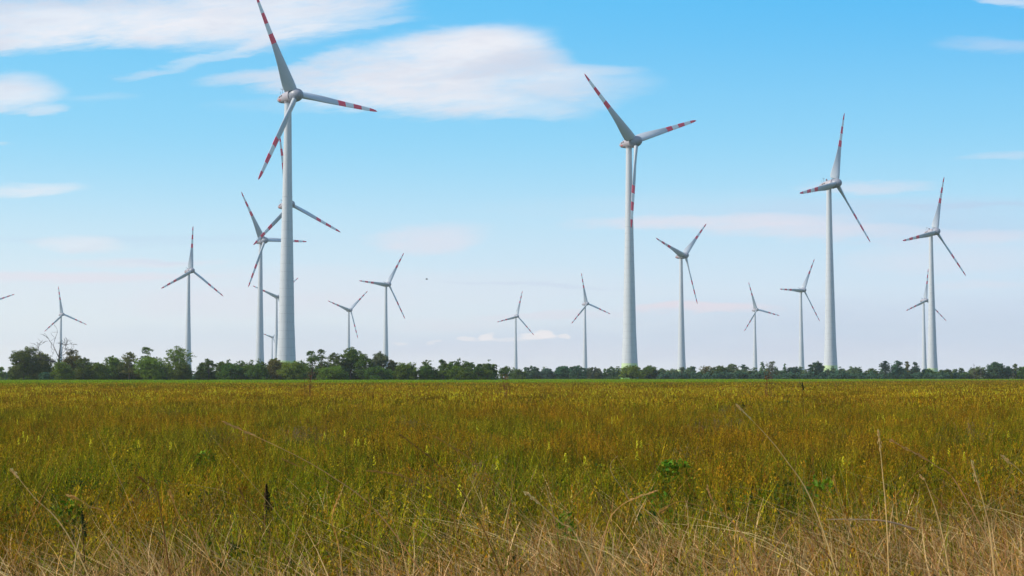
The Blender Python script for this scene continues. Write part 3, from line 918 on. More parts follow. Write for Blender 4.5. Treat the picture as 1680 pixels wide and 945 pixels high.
def dry_stalk(p0, p1, p2, d, label, w=0.006, head=True, col=None, lying=False):
    """long dry grass stem: px points base, middle, tip at distance d, carried on down to the ground"""
    r = random.Random(int(p0[0] * 3 + p2[1]))
    A, B, C_ = (world_at(*p, d) for p in (p0, p1, p2))
    dirn = (A - B)
    G0 = A + dirn * (max(A.z, .05) / max(-dirn.z, .05)) * 0.9
    G0 = Vector((A.x + (G0.x - A.x) * 0.6, d + .1, 0))
    root = empty('dry_grass_stalk', (G0.x, G0.y, 0))
    tag(root, label, 'dry stalk', 'long dry grass stalks bending to the left')
    ctrl = [A if lying else G0, A, B, C_]
    pts = []
    for sgi in range(1 if lying else 0, 3):                    # Catmull-Rom through the four points
        q = [ctrl[max(sgi - 1, 0)], ctrl[sgi], ctrl[sgi + 1], ctrl[min(sgi + 2, 3)]]
        for j in range(7):
            t_ = j / 7
            pts.append(0.5 * ((2 * q[1]) + (q[2] - q[0]) * t_ + (2 * q[0] - 5 * q[1] + 4 * q[2] - q[3]) * t_ ** 2 + (3 * q[1] - q[0] - 3 * q[2] + q[3]) * t_ ** 3))
    pts.append(C_)
    pts = [p + Vector((0, (i / 21) * -.25, 0)) - Vector((G0.x, G0.y, 0)) for i, p in enumerate(pts)]
    col = col or r.choice(STRAW)
    n = len(pts)
    vs, fs = tube(pts, [w * .5 * (1.25 - i / n) for i in range(n)], 5)
    V_ = Veg(r); V_.v = [Vector(v) for v in vs]; V_.f = fs; V_.c = [V_.jit(col, .12) for _ in vs]
    V_.obj('stem', M_PLANT, root)
    if head:
        V_ = Veg(r)
        hl_ = .12 + .16 * r.random()
        for i in range(46):
            t_ = 1 - hl_ * r.random() ** .8
            f_ = t_ * (n - 1); j = min(int(f_), n - 2)
            p = pts[j].lerp(pts[j + 1], f_ - j) + Vector((r.gauss(0, 1), r.gauss(0, 1), r.gauss(0, 1))) * w * (.35 + .35 * r.random())
            dd = (pts[j + 1] - pts[j]).normalized()
            nn = len(V_.v); s_ = dd.cross(Vector((r.gauss(0, 1), r.gauss(0, 1), r.gauss(0, 1)))).normalized() * w * .35
            V_.v += [p - dd * w * 1.6, p + s_, p + dd * w * 1.8, p - s_]; V_.c += [V_.jit(col, .25)] * 4; V_.f.append((nn, nn + 1, nn + 2, nn + 3))
        V_.obj('seed_head', M_PLANT, root)


STALKS = [((655, 880), (540, 772), (378, 689), 8.6), ((800, 880), (730, 770), (663, 711), 8.4), ((885, 905), (800, 775), (715, 712), 8.8),
          ((770, 890), (690, 790), (610, 767), 7.9), ((1345, 868), (1275, 745), (1196, 662), 7.6), ((1450, 880), (1435, 760), (1424, 704), 8.7),
          ((1700, 850), (1665, 780), (1617, 744), 7.8), ((1580, 820), (1520, 760), (1440, 718), 9.0), ((130, 895), (70, 810), (42, 765), 8.3),
          ((205, 880), (160, 825), (133, 806), 7.8), ((270, 840), (262, 800), (246, 778), 8.3), ((470, 905), (438, 870), (404, 795), 8.7),
          ((985, 900), (1010, 830), (1070, 800), 8.6), ((1190, 880), (1120, 820), (1076, 833), 8.2), ((560, 905), (550, 850), (566, 805), 8.9),
          ((640, 905), (560, 800), (470, 748), 9.3), ((1230, 900), (1170, 830), (1150, 790), 8.5), ((1545, 905), (1510, 800), (1490, 775), 8.4),
          ((345, 905), (310, 850), (295, 800), 8.0), ((960, 905), (915, 850), (860, 800), 7.7), ((1400, 905), (1370, 830), (1350, 775), 8.0),
          ((1620, 905), (1600, 830), (1570, 750), 8.2)]
for q, lb in zip(STALKS, place_labels([q[2] for q in STALKS], 'long dry grass stalk tip')):
    dry_stalk(*q, lb.replace(' stalk tip', ' stalk'), w=0.0052 + 0.002 * random.Random(q[0][0]).random())
dry_stalk((1500, 868), (1440, 852), (1346, 848), 9.4, 'thick pale dry blade lying nearly level on the straw, right of centre', 0.010, False, (0.60, 0.42, 0.26), True)
dry_stalk((1040, 838), (1000, 770), (1010, 745), 13, 'short bright dry stalk standing upright in the middle of the meadow', 0.006, False, (0.5, 0.38, 0.22))


def dock(px, py, hpx, wpx, d, label, col):
    """dense dark seed spike"""
    r = random.Random(int(px))
    d = (EYE - 0.80) * F / (py - 619.0) if py > 640 else d
    top = world_at(px, py, d); k_ = d / F
    root = empty('dock_plant', (top.x, d, 0)); tag(root, label, 'weed')
    H = hpx * k_; W = wpx * k_ * .5
    V_ = Veg(r); vs, fs = tube([(.05, 0, 0), (.03, 0, top.z * .5), (0, 0, top.z - H * .1)], [.006, .005, .003], 5)
    V_.v = [Vector(v) for v in vs]; V_.f = fs; V_.c = [(0.09, 0.05, 0.02)] * len(vs)
    V_.obj('stem', M_PLANT, root)
    V_ = Veg(r)
    for i in range(420):
        t_ = r.random(); a = r.random() * 6.283
        rad = W * math.sin(math.pi * min(.97, max(.06, t_)) ** .7) * math.sqrt(r.random()) * (.75 + .35 * math.sin(t_ * 26))
        V_.fleck(Vector((rad * math.cos(a) - (1 - t_) * -.03, rad * math.sin(a), top.z - H * (1 - t_))), W * .28, V_.jit(col, .4), .6)
    V_.obj('seed_spike', M_PLANT, root)


dock(437, 795, 78, 20, 9.5, 'upright dark brown seed spike rising from the straw on the left', (0.035, 0.028, 0.008))
dock(134, 838, 42, 10, 9.5, 'small dark green spike low in the straw at far left', (0.02, 0.045, 0.012))
dock(1219, 660, 26, 9, 24, 'dark leafy weed poking above the far meadow right of centre', (0.025, 0.045, 0.012))
dock(1316, 626, 14, 5, 40, 'little dark weed on the skyline of the meadow below the tree line', (0.02, 0.035, 0.012))
dock(612, 648, 16, 4, 34, 'thin dark weed standing in the yellow flowered meadow left of centre', (0.03, 0.045, 0.012))


def herb(px, py, hpx, wpx, d, label, col, n=260, ls=.03):
    r = random.Random(int(px) + 5)
    d = (EYE - 0.66) * F / (py - 619.0)
    top = world_at(px, py, d); k_ = d / F
    ls = ls * d / 14
    root = empty('leafy_herb', (top.x, d, 0)); tag(root, label, 'wild plant')
    H = top.z; W = wpx * k_ * .95
    V_ = Veg(r)
    for i in range(6):
        a = r.random() * 6.283
        vs, fs = tube([(0, 0, 0), (W * .5 * math.cos(a), W * .5 * math.sin(a), H * .6), (W * .7 * math.cos(a), W * .7 * math.sin(a), H * .92)], [.005, .004, .002], 4)
        n0 = len(V_.v); V_.v += [Vector(v) for v in vs]; V_.f += [tuple(q + n0 for q in f) for f in fs]; V_.c += [(0.07, 0.10, 0.02)] * len(vs)
    V_.obj('stem', M_PLANT, root)
    V_ = Veg(r)
    for i in range(n):
        a = r.random() * 6.283; t_ = (1 - .75 * r.random() ** 1.2)
        rad = W * math.sqrt(r.random()) * (1.5 - .95 * t_); t_ *= 1 - .35 * (rad / W) ** 2
        V_.fleck(Vector((rad * math.cos(a), rad * math.sin(a), H * t_)), ls * (.6 + .6 * r.random()), V_.jit(r.choice(col), .3), .1)
    V_.obj('leaves', M_PLANT, root)


BRG = [(0.09, 0.21, 0.006), (0.15, 0.25, 0.008), (0.06, 0.14, 0.006), (0.16, 0.19, 0.006)]
herb(1106, 752, 70, 46, 12.5, 'bright green leafy weed in the middle of the meadow right of centre', BRG, 380)
herb(1070, 800, 60, 50, 11, 'lower bright green weed at the edge of the straw right of centre', BRG, 320)
herb(110, 815, 50, 46, 10.5, 'green leafy weed behind the straw at far left', BRG, 240)
herb(338, 738, 24, 26, 20, 'green weed patch in the left meadow under a long stalk tip', BRG, 160)
herb(1345, 780, 40, 44, 13, 'green weed among brown stems on the right of the meadow', BRG, 200)
herb(1290, 657, 14, 22, 36, 'dark green weed beside yellow flowers on the far meadow', DKGREEN, 160, .010)
herb(930, 838, 40, 34, 10.3, 'green weed half covered by straw at the bottom centre', BRG, 200)
herb(1620, 820, 60, 60, 10.5, 'olive green feathery bush of weed near the right edge', [(0.13, 0.12, 0.012), (0.10, 0.10, 0.01)], 420, .018)

# rusty weed tips that stand above the skyline of the field
for (a, b, lb) in [(508, 616, 'rusty tall weed on the field edge right of the tallest tower'), (828, 620, 'rusty low weed on the field edge below the lone little tree'), (1260, 611, 'rusty tall weed on the field edge on the right, below the bushes')]:
    d = 95.0
    tp = world_at(a, b - 6, d)
    r = random.Random(a); V_ = Veg(r)
    root = empty('rusty_weed', (tp.x, d, 0)); tag(root, lb, 'weed', 'rusty weeds on the field edge')
    for i in range(9):
        V_.blade(r.gauss(0, .12), 0, tp.z * (.75 + .3 * r.random()), .035, V_.jit((0.20, 0.08, 0.03)), .12, 3)
    V_.obj('stem', M_PLANT, root)
    V_ = Veg(r)
    for i in range(60): V_.fleck(Vector((r.gauss(0, .13), r.gauss(0, .1), tp.z * (.55 + .45 * r.random()))), .05, V_.jit((0.22, 0.085, 0.03)), 1.0)
    V_.obj('seed_head', M_PLANT, root)

# ------------------------------------------------------------------ trees
M_BARK = weathered('bark', (0.10, 0.075, 0.055), 0.3, True, 0.9, 2.0)
M_DEAD = weathered('dead_bark', (0.11, 0.09, 0.085), 0.2, True, 0.9, 2.0)
LC = {
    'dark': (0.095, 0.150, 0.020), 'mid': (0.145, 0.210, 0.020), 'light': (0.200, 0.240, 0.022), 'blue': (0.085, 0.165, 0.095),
    'brown': (0.165, 0.155, 0.035), 'grey': (0.155, 0.185, 0.080), 'far': (0.150, 0.210, 0.095),  # haze of distance is mixed into the far and blue leaf colours
}


def leaf_mesh(name, lobes, leaf, rngs, col, per_m2, inner=0.5):
    """leaf-sized faces gathered in clumps over the lobes of the crown; lobes = (cx,cy,cz,rx,ry,rz,dens)"""
    Pq, Cq = [], []
    for (cx, cy, cz, rx, ry, rz, dn) in lobes:
        area = 4 * math.pi * ((rx * rz) ** 1.0)
        ncl = max(9, int(area * 0.50 * dn))
        d = rngs.normal(size=(ncl, 3)); d /= np.linalg.norm(d, axis=1)[:, None]
        rad = (1 - (1 - inner) * rngs.random((ncl, 1)) ** 1.5) * (0.8 + 0.5 * rngs.random((ncl, 1)))
        cc = d * rad * np.array([rx, ry, rz]) + np.array([cx, cy, cz])
        cr = (0.25 + 0.45 * rngs.random(ncl)) * min(1.0, 0.28 * (rx + rz) + .15)
        bright = 0.65 + 0.75 * rngs.random(ncl)
        nl = max(7, int(per_m2 * 1.25))
        q = rngs.normal(size=(ncl, nl, 3)) * 0.55
        pos = cc[:, None, :] + q * cr[:, None, None] * np.array([1.25, 1.25, 0.75])
        cl = np.array(col)[None, None, :] * bright[:, None, None] * (0.75 + 0.5 * rngs.random((ncl, nl, 1)))
        Pq.append(pos.reshape(-1, 3)); Cq.append(cl.reshape(-1, 3))
    Pq = np.vstack(Pq); Cq = np.vstack(Cq)
    Pq[:, 2] = np.maximum(Pq[:, 2], 0.15)
    n = len(Pq)
    a = rngs.normal(size=(n, 3)); a /= np.linalg.norm(a, axis=1)[:, None]
    b = np.cross(a, rngs.normal(size=(n, 3))); b /= np.linalg.norm(b, axis=1)[:, None]
    s = leaf * (0.6 + 0.8 * rngs.random((n, 1)))
    V = np.stack([Pq - a * s, Pq + b * s * .6, Pq + a * s, Pq - b * s * .6], 1).reshape(-1, 3)
    me = bpy.data.meshes.new(name)
    me.vertices.add(4 * n); me.vertices.foreach_set('co', V.astype(np.float32).ravel())
    me.loops.add(4 * n); me.loops.foreach_set('vertex_index', np.arange(4 * n, dtype=np.int32))
    me.polygons.add(n); me.polygons.foreach_set('loop_start', np.arange(0, 4 * n, 4, dtype=np.int32))
    me.update(calc_edges=True)
    at = me.attributes.new('col', 'FLOAT_COLOR', 'POINT')
    cc4 = np.c_[np.repeat(Cq, 4, axis=0), np.ones(4 * n)]
    at.data.foreach_set('color', cc4.astype(np.float32).ravel())
    me.materials.append(M_LEAF)
    return me


def tree(px, ytop, wpx, d, kind, col, name, label, group=None, cat='tree'):
    r = random.Random(int(px * 13 + ytop)); rr = np.random.default_rng(int(abs(px) * 13 + ytop + 7))
    k_ = d / F
    X = (px - 840) * k_; H = EYE + (619 - ytop) * k_; W = wpx * k_ * .5
    root = empty(name, (X, d, 0)); tag(root, label, cat, group)
    base_f = {'round': .0, 'sparse': .12, 'bush': .0, 'poplar': .05, 'umbrella': .45, 'bare': .3, 'cone': .05}[kind]
    zb = H * base_f
    lobes = []
    limbs = tube([(0, 0, -.2), (r.gauss(0, .15), 0, H * .3), (r.gauss(0, .3), r.gauss(0, .3), H * .82)], [max(.12, H * .022), H * .016, .04], 7)
    def limb(z0, tgt):
        p0 = Vector((0, 0, z0)); mid = p0.lerp(tgt, .55) + Vector((0, 0, -.06 * H))
        join(limbs, tube([p0, mid, tgt], [H * .010, H * .007, .025], 5))
    dense = {'round': 1.5, 'sparse': .55, 'bush': 1.6, 'poplar': 1.8, 'umbrella': .8, 'bare': .2, 'cone': 1.5}[kind]
    if kind == 'poplar':
        nst = max(3, int(wpx / 4.5))
        for i in range(nst):
            cx = (i / (nst - 1) - .5) * 2 * W * .8 if nst > 1 else 0
            hh = H * (.82 + .18 * r.random()) if i != nst // 2 else H
            for q in range(3):
                cz = hh * (.18 + .27 * q); lobes.append((cx + r.gauss(0, .2), r.gauss(0, .6), cz, W / nst * (1.7 - .3 * q), W / nst * 1.6, hh * .18, dense))
            lobes.append((cx, r.gauss(0, .3), hh * .9, W / nst * .9, .6, hh * .10, dense * 1.2))
    elif kind == 'cone':
        for q in range(5):
            t_ = q / 4; lobes.append((0, 0, H * (.15 + .75 * t_), W * (1 - .8 * t_), W * (1 - .8 * t_), H * .12, dense))
    else:
        n = {'round': 13, 'sparse': 11, 'bush': 10, 'umbrella': 6, 'bare': 6}[kind]
        n += int(wpx / 14)
        for i in range(n):
            a = 6.283 * i / n + r.random(); t_ = r.random()
            z = zb + (H - zb) * (.18 + .62 * t_)
            if kind == 'umbrella': z = H * (.6 + .25 * t_)
            spread = W * (.95 - .55 * max(0, t_ - .35)) * math.sqrt(.25 + .75 * r.random())
            cx, cy = spread * math.cos(a) * .78, spread * math.sin(a) * .8
            s = (.38 + .20 * r.random()) * min(W, H * .62)
            lobes.append((cx, cy, z, s * 1.2, s * 1.2, s * (.5 if kind == 'umbrella' else .8), dense))
            if kind != 'bush' or i % 2 == 0: limb(H * (.18 + .35 * r.random()), Vector((cx, cy, z)))
        # crown top
        s = .22 * min(W, H * .6)
        tx = r.gauss(0, W * .15)
        lobes.append((tx, 0, H - s * .9, s * 1.7, s * 1.5, s * .85, dense * .8)); lobes.append((tx * .5, 0, H - s * 2.4, s * 2.6, s * 2, s * 1.5, dense * .8)); limb(H * .5, Vector((tx, 0, H - s)))
        lobes.append((tx + W * .3 * r.choice((-1, 1)), 0, H - s * 1.9, s * 1.6, s, s * 1.1, dense * .8))
    if kind == 'bare':
        for i in range(16):
            a = r.random() * 6.283; z0 = H * (.3 + .4 * r.random())
            limb(z0, Vector((W * math.cos(a) * r.random(), W * .6 * math.sin(a), z0 + (H - z0) * (.6 + .4 * r.random()))))
    mesh_obj('trunk', limbs[0], limbs[1], M_BARK, root)
    leaf = 0.18 * (d / 650) ** .8
    c_ = tuple(v * (.85 + .3 * r.random()) for v in LC[col])
    add_part('crown', leaf_mesh('crown', lobes, leaf, rr, c_, 26 if kind != 'bare' else 10), root)
    return root


D1 = 660.0; D2 = 960.0
TR = [
    # left belt
    (3, 602, 14, 880, 'bush', 'light', 'shrub', 'small pale shrub at the left edge, apart from the big trees'),
    (10, 612, 16, 900, 'bush', 'blue', 'shrub', 'low bluish shrub between the left edge and the big round tree'),
    (40, 568, 44, D1, 'round', 'dark', 'broadleaf_tree', 'big round dark tree, leftmost of the large trees'),
    (68, 577, 36, D1 + 6, 'round', 'mid', 'broadleaf_tree', 'rounded tree between the leftmost large tree and the dead tree'),
    (102, 594, 36, D1 - 14, 'bush', 'mid', 'shrub', 'bright green bush at the foot of the bare dead tree'),
    (76, 612, 22, D1 - 16, 'bush', 'blue', 'shrub', 'dark blue green bush low between the round tree and the dead tree'),
    (121, 573, 36, D1 + 4, 'round', 'brown', 'broadleaf_tree', 'brownish tree immediately right of the bare dead tree'),
    (138, 586, 28, D1 - 5, 'round', 'dark', 'broadleaf_tree', 'dark low crowned tree at the right end of the first clump'),
    (160, 595, 26, D1, 'bush', 'mid', 'shrub', 'bush filling the dip right of the first clump of trees'),
    (184, 583, 34, D1 + 4, 'round', 'mid', 'broadleaf_tree', 'mid green tree first after the dip in the left belt'),
    (213, 577, 32, D1, 'sparse', 'brown', 'broadleaf_tree', 'loose brownish tree left of the narrow topped tree'),
    (246, 569, 26, D1 + 8, 'umbrella', 'dark', 'broadleaf_tree', 'tree with a small flat top knot in the middle of the left belt'),
    (246, 586, 46, D1 - 6, 'round', 'light', 'broadleaf_tree', 'wide light green tree below the flat top knot'),
    (291, 568, 46, D1, 'sparse', 'mid', 'broadleaf_tree', 'tall loose tree overlapping the tower of the turbine with an upright blade'),
    (300, 594, 30, D1 - 8, 'bush', 'dark', 'shrub', 'dark bush at the foot of the tall loose tree'),
    (322, 613, 22, 820, 'bush', 'blue', 'shrub', 'tiny bluish bush in the gap right of the upright bladed turbine'),
    (332, 608, 22, D1, 'bush', 'mid', 'shrub', 'low bush starting the second belt right of the gap'),
    (343, 589, 24, D1, 'umbrella', 'dark', 'broadleaf_tree', 'little umbrella shaped tree at the left end of the second belt'),
    (363, 593, 18, D1 + 5, 'sparse', 'mid', 'broadleaf_tree', 'thin loose tree next to the umbrella shaped one'),
    (378, 596, 34, D1 - 4, 'round', 'dark', 'shrub', 'rounded dark bush between the umbrella shaped tree and the first tower'),
    (403, 600, 30, D1, 'bush', 'mid', 'shrub', 'bush just left of the mid-sized tower'),
    (424, 597, 30, D1 - 5, 'bush', 'dark', 'shrub', 'bush in front of the foot of the mid-sized left tower'),
    (455, 589, 34, D1, 'round', 'brown', 'broadleaf_tree', 'yellowish brown topped tree left of the foot of the tallest tower'),
    (482, 594, 40, D1 - 8, 'bush', 'light', 'shrub', 'fresh green bush hiding the foot of the tallest tower'),
    (512, 575, 26, D1, 'sparse', 'dark', 'broadleaf_tree', 'see-through tree right of the tallest tower'),
    (528, 573, 20, D1 + 6, 'sparse', 'dark', 'broadleaf_tree', 'slim dark tree second to the right of the tallest tower'),
    (551, 579, 32, D1, 'sparse', 'dark', 'broadleaf_tree', 'loose tree left of the densest crown of the middle belt'),
    (576, 569, 38, D1 + 4, 'round', 'dark', 'broadleaf_tree', 'densest and tallest crown of the middle belt'),
    (598, 580, 28, D1, 'round', 'dark', 'broadleaf_tree', 'dark tree leaning on the right of the densest crown'),
    (545, 601, 60, D1 - 12, 'bush', 'mid', 'shrub', 'wide green bush in front of the loose trees of the middle belt'),
    (625, 577, 28, D1, 'round', 'grey', 'broadleaf_tree', 'greyish tree in front of the turbine with the level left blade'),
    (644, 591, 24, D1 + 3, 'sparse', 'brown', 'broadleaf_tree', 'thin brownish tree right of the greyish one'),
    (664, 597, 40, D1, 'round', 'mid', 'broadleaf_tree', 'low rounded tree sloping down at the right end of the middle belt'),
    (620, 603, 50, D1 - 12, 'bush', 'dark', 'shrub', 'dark bush below the greyish tree'),
    (700, 599, 26, D1, 'round', 'dark', 'shrub', 'bush at the left end of the short belt in the centre'),
    (727, 590, 18, D1, 'sparse', 'dark', 'broadleaf_tree', 'highest thin tree of the short belt in the centre'),
    (744, 597, 30, D1, 'round', 'mid', 'broadleaf_tree', 'rounded tree in the middle of the short centre belt'),
    (766, 602, 26, D1 - 5, 'bush', 'dark', 'shrub', 'low dark bush between two trees of the short centre belt'),
    (785, 597, 16, D1, 'sparse', 'dark', 'broadleaf_tree', 'thin tree near the right end of the short centre belt'),
    (800, 606, 18, D1, 'sparse', 'mid', 'shrub', 'last see-through shrub of the short centre belt'),
    (829, 603, 26, 700, 'sparse', 'dark', 'broadleaf_tree', 'lone little see-through tree in the centre gap'),
    # right belt, farther off
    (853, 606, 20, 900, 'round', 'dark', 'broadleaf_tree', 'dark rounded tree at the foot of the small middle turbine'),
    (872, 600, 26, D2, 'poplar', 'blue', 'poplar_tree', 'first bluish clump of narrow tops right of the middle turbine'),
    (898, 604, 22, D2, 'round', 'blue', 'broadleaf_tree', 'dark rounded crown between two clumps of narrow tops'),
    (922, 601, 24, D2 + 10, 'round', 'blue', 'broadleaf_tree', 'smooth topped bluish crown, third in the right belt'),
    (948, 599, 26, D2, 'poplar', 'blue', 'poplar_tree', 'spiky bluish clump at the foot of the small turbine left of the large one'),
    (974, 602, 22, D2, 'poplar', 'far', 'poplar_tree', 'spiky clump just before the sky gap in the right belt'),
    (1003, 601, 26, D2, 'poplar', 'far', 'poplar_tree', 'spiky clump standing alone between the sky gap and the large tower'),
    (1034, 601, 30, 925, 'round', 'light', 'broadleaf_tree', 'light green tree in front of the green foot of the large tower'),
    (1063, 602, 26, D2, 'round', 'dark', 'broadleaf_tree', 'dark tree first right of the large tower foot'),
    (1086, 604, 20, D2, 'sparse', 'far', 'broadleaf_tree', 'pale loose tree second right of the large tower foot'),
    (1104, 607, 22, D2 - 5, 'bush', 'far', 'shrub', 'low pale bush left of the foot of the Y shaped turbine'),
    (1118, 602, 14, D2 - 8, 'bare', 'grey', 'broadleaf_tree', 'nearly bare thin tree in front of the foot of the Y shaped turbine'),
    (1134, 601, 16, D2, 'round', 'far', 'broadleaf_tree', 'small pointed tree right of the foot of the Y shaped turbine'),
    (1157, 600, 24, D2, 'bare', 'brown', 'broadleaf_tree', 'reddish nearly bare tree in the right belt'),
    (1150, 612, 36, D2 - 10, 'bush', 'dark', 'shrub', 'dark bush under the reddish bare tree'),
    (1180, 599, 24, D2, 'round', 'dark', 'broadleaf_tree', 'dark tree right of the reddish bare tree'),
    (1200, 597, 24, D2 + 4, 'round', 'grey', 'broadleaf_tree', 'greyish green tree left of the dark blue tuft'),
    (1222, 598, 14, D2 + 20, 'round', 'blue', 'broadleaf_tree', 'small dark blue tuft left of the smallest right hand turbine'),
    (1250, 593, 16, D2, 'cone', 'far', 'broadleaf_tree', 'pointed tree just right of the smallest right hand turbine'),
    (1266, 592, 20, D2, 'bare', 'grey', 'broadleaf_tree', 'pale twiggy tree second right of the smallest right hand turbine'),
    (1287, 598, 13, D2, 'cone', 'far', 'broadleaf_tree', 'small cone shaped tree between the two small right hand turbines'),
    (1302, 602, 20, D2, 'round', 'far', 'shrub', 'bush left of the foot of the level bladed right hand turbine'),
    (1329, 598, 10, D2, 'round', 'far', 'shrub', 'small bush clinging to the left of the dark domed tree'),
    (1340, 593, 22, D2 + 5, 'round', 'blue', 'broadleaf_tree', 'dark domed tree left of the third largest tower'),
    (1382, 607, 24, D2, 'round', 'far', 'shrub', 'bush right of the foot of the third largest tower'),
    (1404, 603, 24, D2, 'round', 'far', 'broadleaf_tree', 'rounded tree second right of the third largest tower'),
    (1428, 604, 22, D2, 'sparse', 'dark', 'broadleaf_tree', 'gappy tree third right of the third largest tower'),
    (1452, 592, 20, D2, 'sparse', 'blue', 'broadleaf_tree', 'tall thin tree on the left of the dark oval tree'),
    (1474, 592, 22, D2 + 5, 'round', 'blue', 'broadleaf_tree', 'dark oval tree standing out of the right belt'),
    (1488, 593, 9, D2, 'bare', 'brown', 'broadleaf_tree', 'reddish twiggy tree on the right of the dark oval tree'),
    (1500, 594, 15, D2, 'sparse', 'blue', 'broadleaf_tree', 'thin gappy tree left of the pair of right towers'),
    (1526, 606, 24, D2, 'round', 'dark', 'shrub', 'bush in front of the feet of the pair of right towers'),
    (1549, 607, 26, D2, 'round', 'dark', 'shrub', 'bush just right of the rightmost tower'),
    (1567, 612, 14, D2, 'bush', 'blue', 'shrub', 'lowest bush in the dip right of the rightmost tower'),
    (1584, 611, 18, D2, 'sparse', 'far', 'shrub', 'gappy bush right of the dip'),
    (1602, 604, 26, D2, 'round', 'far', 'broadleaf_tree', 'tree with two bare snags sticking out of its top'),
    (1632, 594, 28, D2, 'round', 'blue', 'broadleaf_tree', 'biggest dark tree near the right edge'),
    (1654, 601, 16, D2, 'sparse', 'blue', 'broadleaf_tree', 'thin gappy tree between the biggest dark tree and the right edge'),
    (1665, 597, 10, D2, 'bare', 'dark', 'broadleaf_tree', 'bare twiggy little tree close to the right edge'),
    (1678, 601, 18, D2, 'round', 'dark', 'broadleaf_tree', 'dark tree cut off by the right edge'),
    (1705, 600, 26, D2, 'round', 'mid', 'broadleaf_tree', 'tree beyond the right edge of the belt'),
    (-22, 590, 40, D1 + 60, 'round', 'mid', 'broadleaf_tree', 'tree beyond the left edge of the belt'),
]
for (a, b, w_, d, kd, cl, nm, lb) in TR:
    t_ = tree(a, b, w_, d, kd, cl, nm, lb, None, 'shrub' if nm == 'shrub' else 'tree')

# bare snags
for (a, b) in ((1597, 596), (1608, 603), (1661, 604)):
    d = D2 - 6; k_ = d / F
    root = empty('dead_snag', ((a - 840) * k_, d, 0))
    tag(root, {1597: 'taller thin bare snag left of the biggest dark tree', 1608: 'shorter bare snag close to the biggest dark tree', 1661: 'thin pale snag near the right edge'}[a], 'dead tree', 'thin bare snags in the right belt')
    H = EYE + (619 - b) * k_
    mesh_obj('trunk', *tube([(0, 0, -.1), (.1, 0, H * .6), (.05, 0, H)], [.16, .11, .05], 6), M_DEAD, root)
    vf = [[], []]
    r = random.Random(a)
    for i in range(7):
        z = H * (.45 + .5 * r.random()); s = r.choice((-1, 1)) * (.3 + .5 * r.random())
        join(vf, tube([(.05, 0, z), (s, .1, z + .4 + .5 * r.random())], [.05, .02], 5))
    mesh_obj('branches', vf[0], vf[1], M_DEAD, root)


def dead_tree():
    d = D1; k_ = d / F; r = random.Random(5)
    X = (98 - 840) * k_
    root = empty('dead_tree', (X, d, 0))
    tag(root, 'bare dead tree with crooked branches and ivy round its trunk, behind a green bush', 'dead tree')
    H = EYE + (619 - 560) * k_
    mesh_obj('trunk', *tube([(0, 0, -.2), (.1, 0, 4), (0, 0, 8.5), (.2, 0, 12.0), (.3, 0, H)], [.42, .36, .28, .2, .08], 8), M_DEAD, root)
    vf = [[], []]
    def grow(p, dr, L, rad, lv):
        pts = [p]; q = p
        for i in range(4):
            dr = (dr + Vector((r.gauss(0, .28), r.gauss(0, .28), r.gauss(.06, .22)))).normalized()
            q = q + dr * L / 4; pts.append(q)
        join(vf, tube(pts, [max(.055, rad * q_ * 1.35) for q_ in (1, .85, .7, .5, .3)], 5))
        if lv:
            for i in range(3 if lv > 1 else 4):
                s = pts[r.randint(1, 4)]
                nd = (dr + Vector((r.gauss(0, .75), r.gauss(0, .6), r.gauss(.1, .5)))).normalized()
                grow(s, nd, L * (.45 + .25 * r.random()), rad * .5, lv - 1)
    grow(Vector((0, 0, 6.5)), Vector((-.8, 0, .75)), 8.5, .20, 3)
    grow(Vector((0, 0, 7.5)), Vector((-.45, .1, 1)), 8.5, .18, 3)
    grow(Vector((0, 0, 9.0)), Vector((-.1, 0, 1)), 7.6, .15, 2)
    grow(Vector((.1, 0, 10.0)), Vector((.75, 0, .9)), 4.2, .10, 2)
    grow(Vector((.1, 0, 8.0)), Vector((.95, .2, .5)), 3.6, .09, 2)
    grow(Vector((-.3, 0, 7.0)), Vector((-1, 0, .6)), 8.4, .13, 2)
    mesh_obj('branches', vf[0], vf[1], M_DEAD, root)
    rr = np.random.default_rng(3)
    lob = [(0, 0, 2.5, 1.9, 1.5, 2.0, 1.2), (0, 0, 5.6, 1.3, 1.1, 1.8, 1.2), (.1, 0, 8.2, .8, .8, 1.4, 1.1)]
    add_part('ivy', leaf_mesh('ivy', lob, .15, rr, LC['dark'], 26), root)


dead_tree()

# low growth that fills in below the crowns and cannot be told apart
def undergrowth(label, x0, x1, d, hgt, col, seed, gaps=()):
    rr = np.random.default_rng(seed); k_ = d / F
    lobes = []
    xs = np.arange(x0, x1, 5.0)
    for xp in xs:
        if any(a < xp < b for a, b in gaps): continue
        hh = hgt * (.55 + .6 * rr.random())
        lobes.append(((xp - 840) * k_, d + rr.normal(0, 3), hh * .45, 1.6, 1.3, hh * .6, 2.2))
    me = leaf_mesh('undergrowth', lobes, .24 * (d / 650) ** .8, rr, LC[col], 22, .3)
    tag(add_top('undergrowth', me), label, 'undergrowth', kind='stuff')


undergrowth('dark low thicket filling in below the left and middle tree belts', 20, 812, D1 + 12, 7.0, 'dark', 1, [(312, 330), (684, 692)])
undergrowth('hazy low thicket running along below the right tree belt', 838, 1700, D2 + 14, 6.0, 'far', 2, [(984, 990), (1590, 1612), (1645, 1650)])
undergrowth('dark front edge of thicket at the foot of the right tree belt', 1080, 1560, D2 - 20, 4.2, 'blue', 3, [])

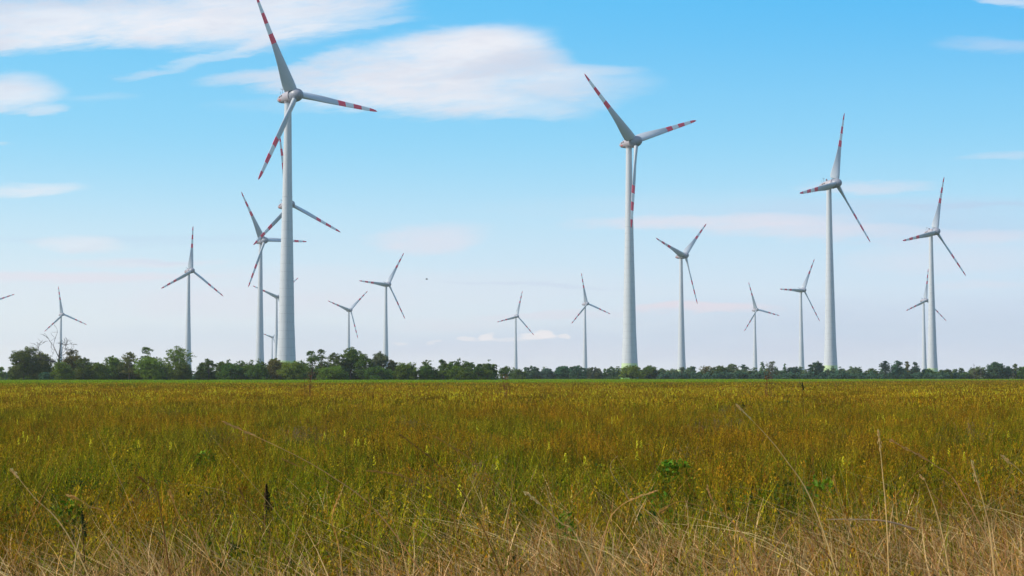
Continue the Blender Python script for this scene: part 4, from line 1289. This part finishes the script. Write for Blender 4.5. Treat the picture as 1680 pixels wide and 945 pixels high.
# a far bird left of centre
bd = world_at(700, 458, 420)
root = empty('bird', bd); tag(root, 'tiny dark bird gliding in the sky left of centre', 'bird')
M_BIRD = mat('bird_feathers', (0.03, 0.03, 0.035), 0.8)
body = lathe([(.01, -.32), (.05, -.25), (.11, -.05), (.12, .1), (.07, .24), (.05, .3), (.01, .38)], 10)
body = ([(s, x_, y_) for x_, y_, s in body[0]], body[1])
mesh_obj('body', body[0], body[1], M_BIRD, root, True)
for s in (-1, 1):
    V = [(.12, 0, .04), (-.14, 0, .04), (.16, s * .5, .18), (-.12, s * .5, .17), (.02, s * 1.0, .10), (-.06, s * 1.0, .10)]
    V += [(x_, y_, z_ - .03) for x_, y_, z_ in V]
    mesh_obj('wing', V, [(0, 2, 3, 1), (2, 4, 5, 3), (6, 7, 9, 8), (8, 9, 11, 10), (0, 6, 8, 2), (2, 8, 10, 4), (1, 3, 9, 7), (3, 5, 11, 9), (4, 10, 11, 5)], M_BIRD, root)
mesh_obj('tail', [(-.25, -.05, 0), (-.25, .05, 0), (-.5, .1, 0), (-.5, -.1, 0), (-.25, -.05, .02), (-.25, .05, .02), (-.5, .1, .02), (-.5, -.1, .02)], [(0, 1, 2, 3), (7, 6, 5, 4), (0, 4, 5, 1), (1, 5, 6, 2), (2, 6, 7, 3), (3, 7, 4, 0)], M_BIRD, root)

# ------------------------------------------------------------------ air
HAZE = 0.00007
if HAZE:
    b = box(0, 0, 0, 1, 1, 1)
    hz_ = mesh_obj('haze', [(x_ * 15000, y_ * 15000, 102 + z_ * 206) for x_, y_, z_ in b[0]], b[1], mat('haze_tmp', (1, 1, 1)))
    m = bpy.data.materials.new('haze_air'); m.use_nodes = True; t = m.node_tree; t.nodes.clear()
    pv = t.nodes.new('ShaderNodeVolumePrincipled'); pv.inputs['Density'].default_value = HAZE
    pv.inputs['Color'].default_value = (0.93, 0.96, 1.0, 1); pv.inputs['Anisotropy'].default_value = 0.2
    o = t.nodes.new('ShaderNodeOutputMaterial'); t.links.new(pv.outputs[0], o.inputs['Volume'])
    hz_.data.materials[0] = m
    tag(hz_, 'thin pale air haze over the whole plain', 'haze', kind='stuff')
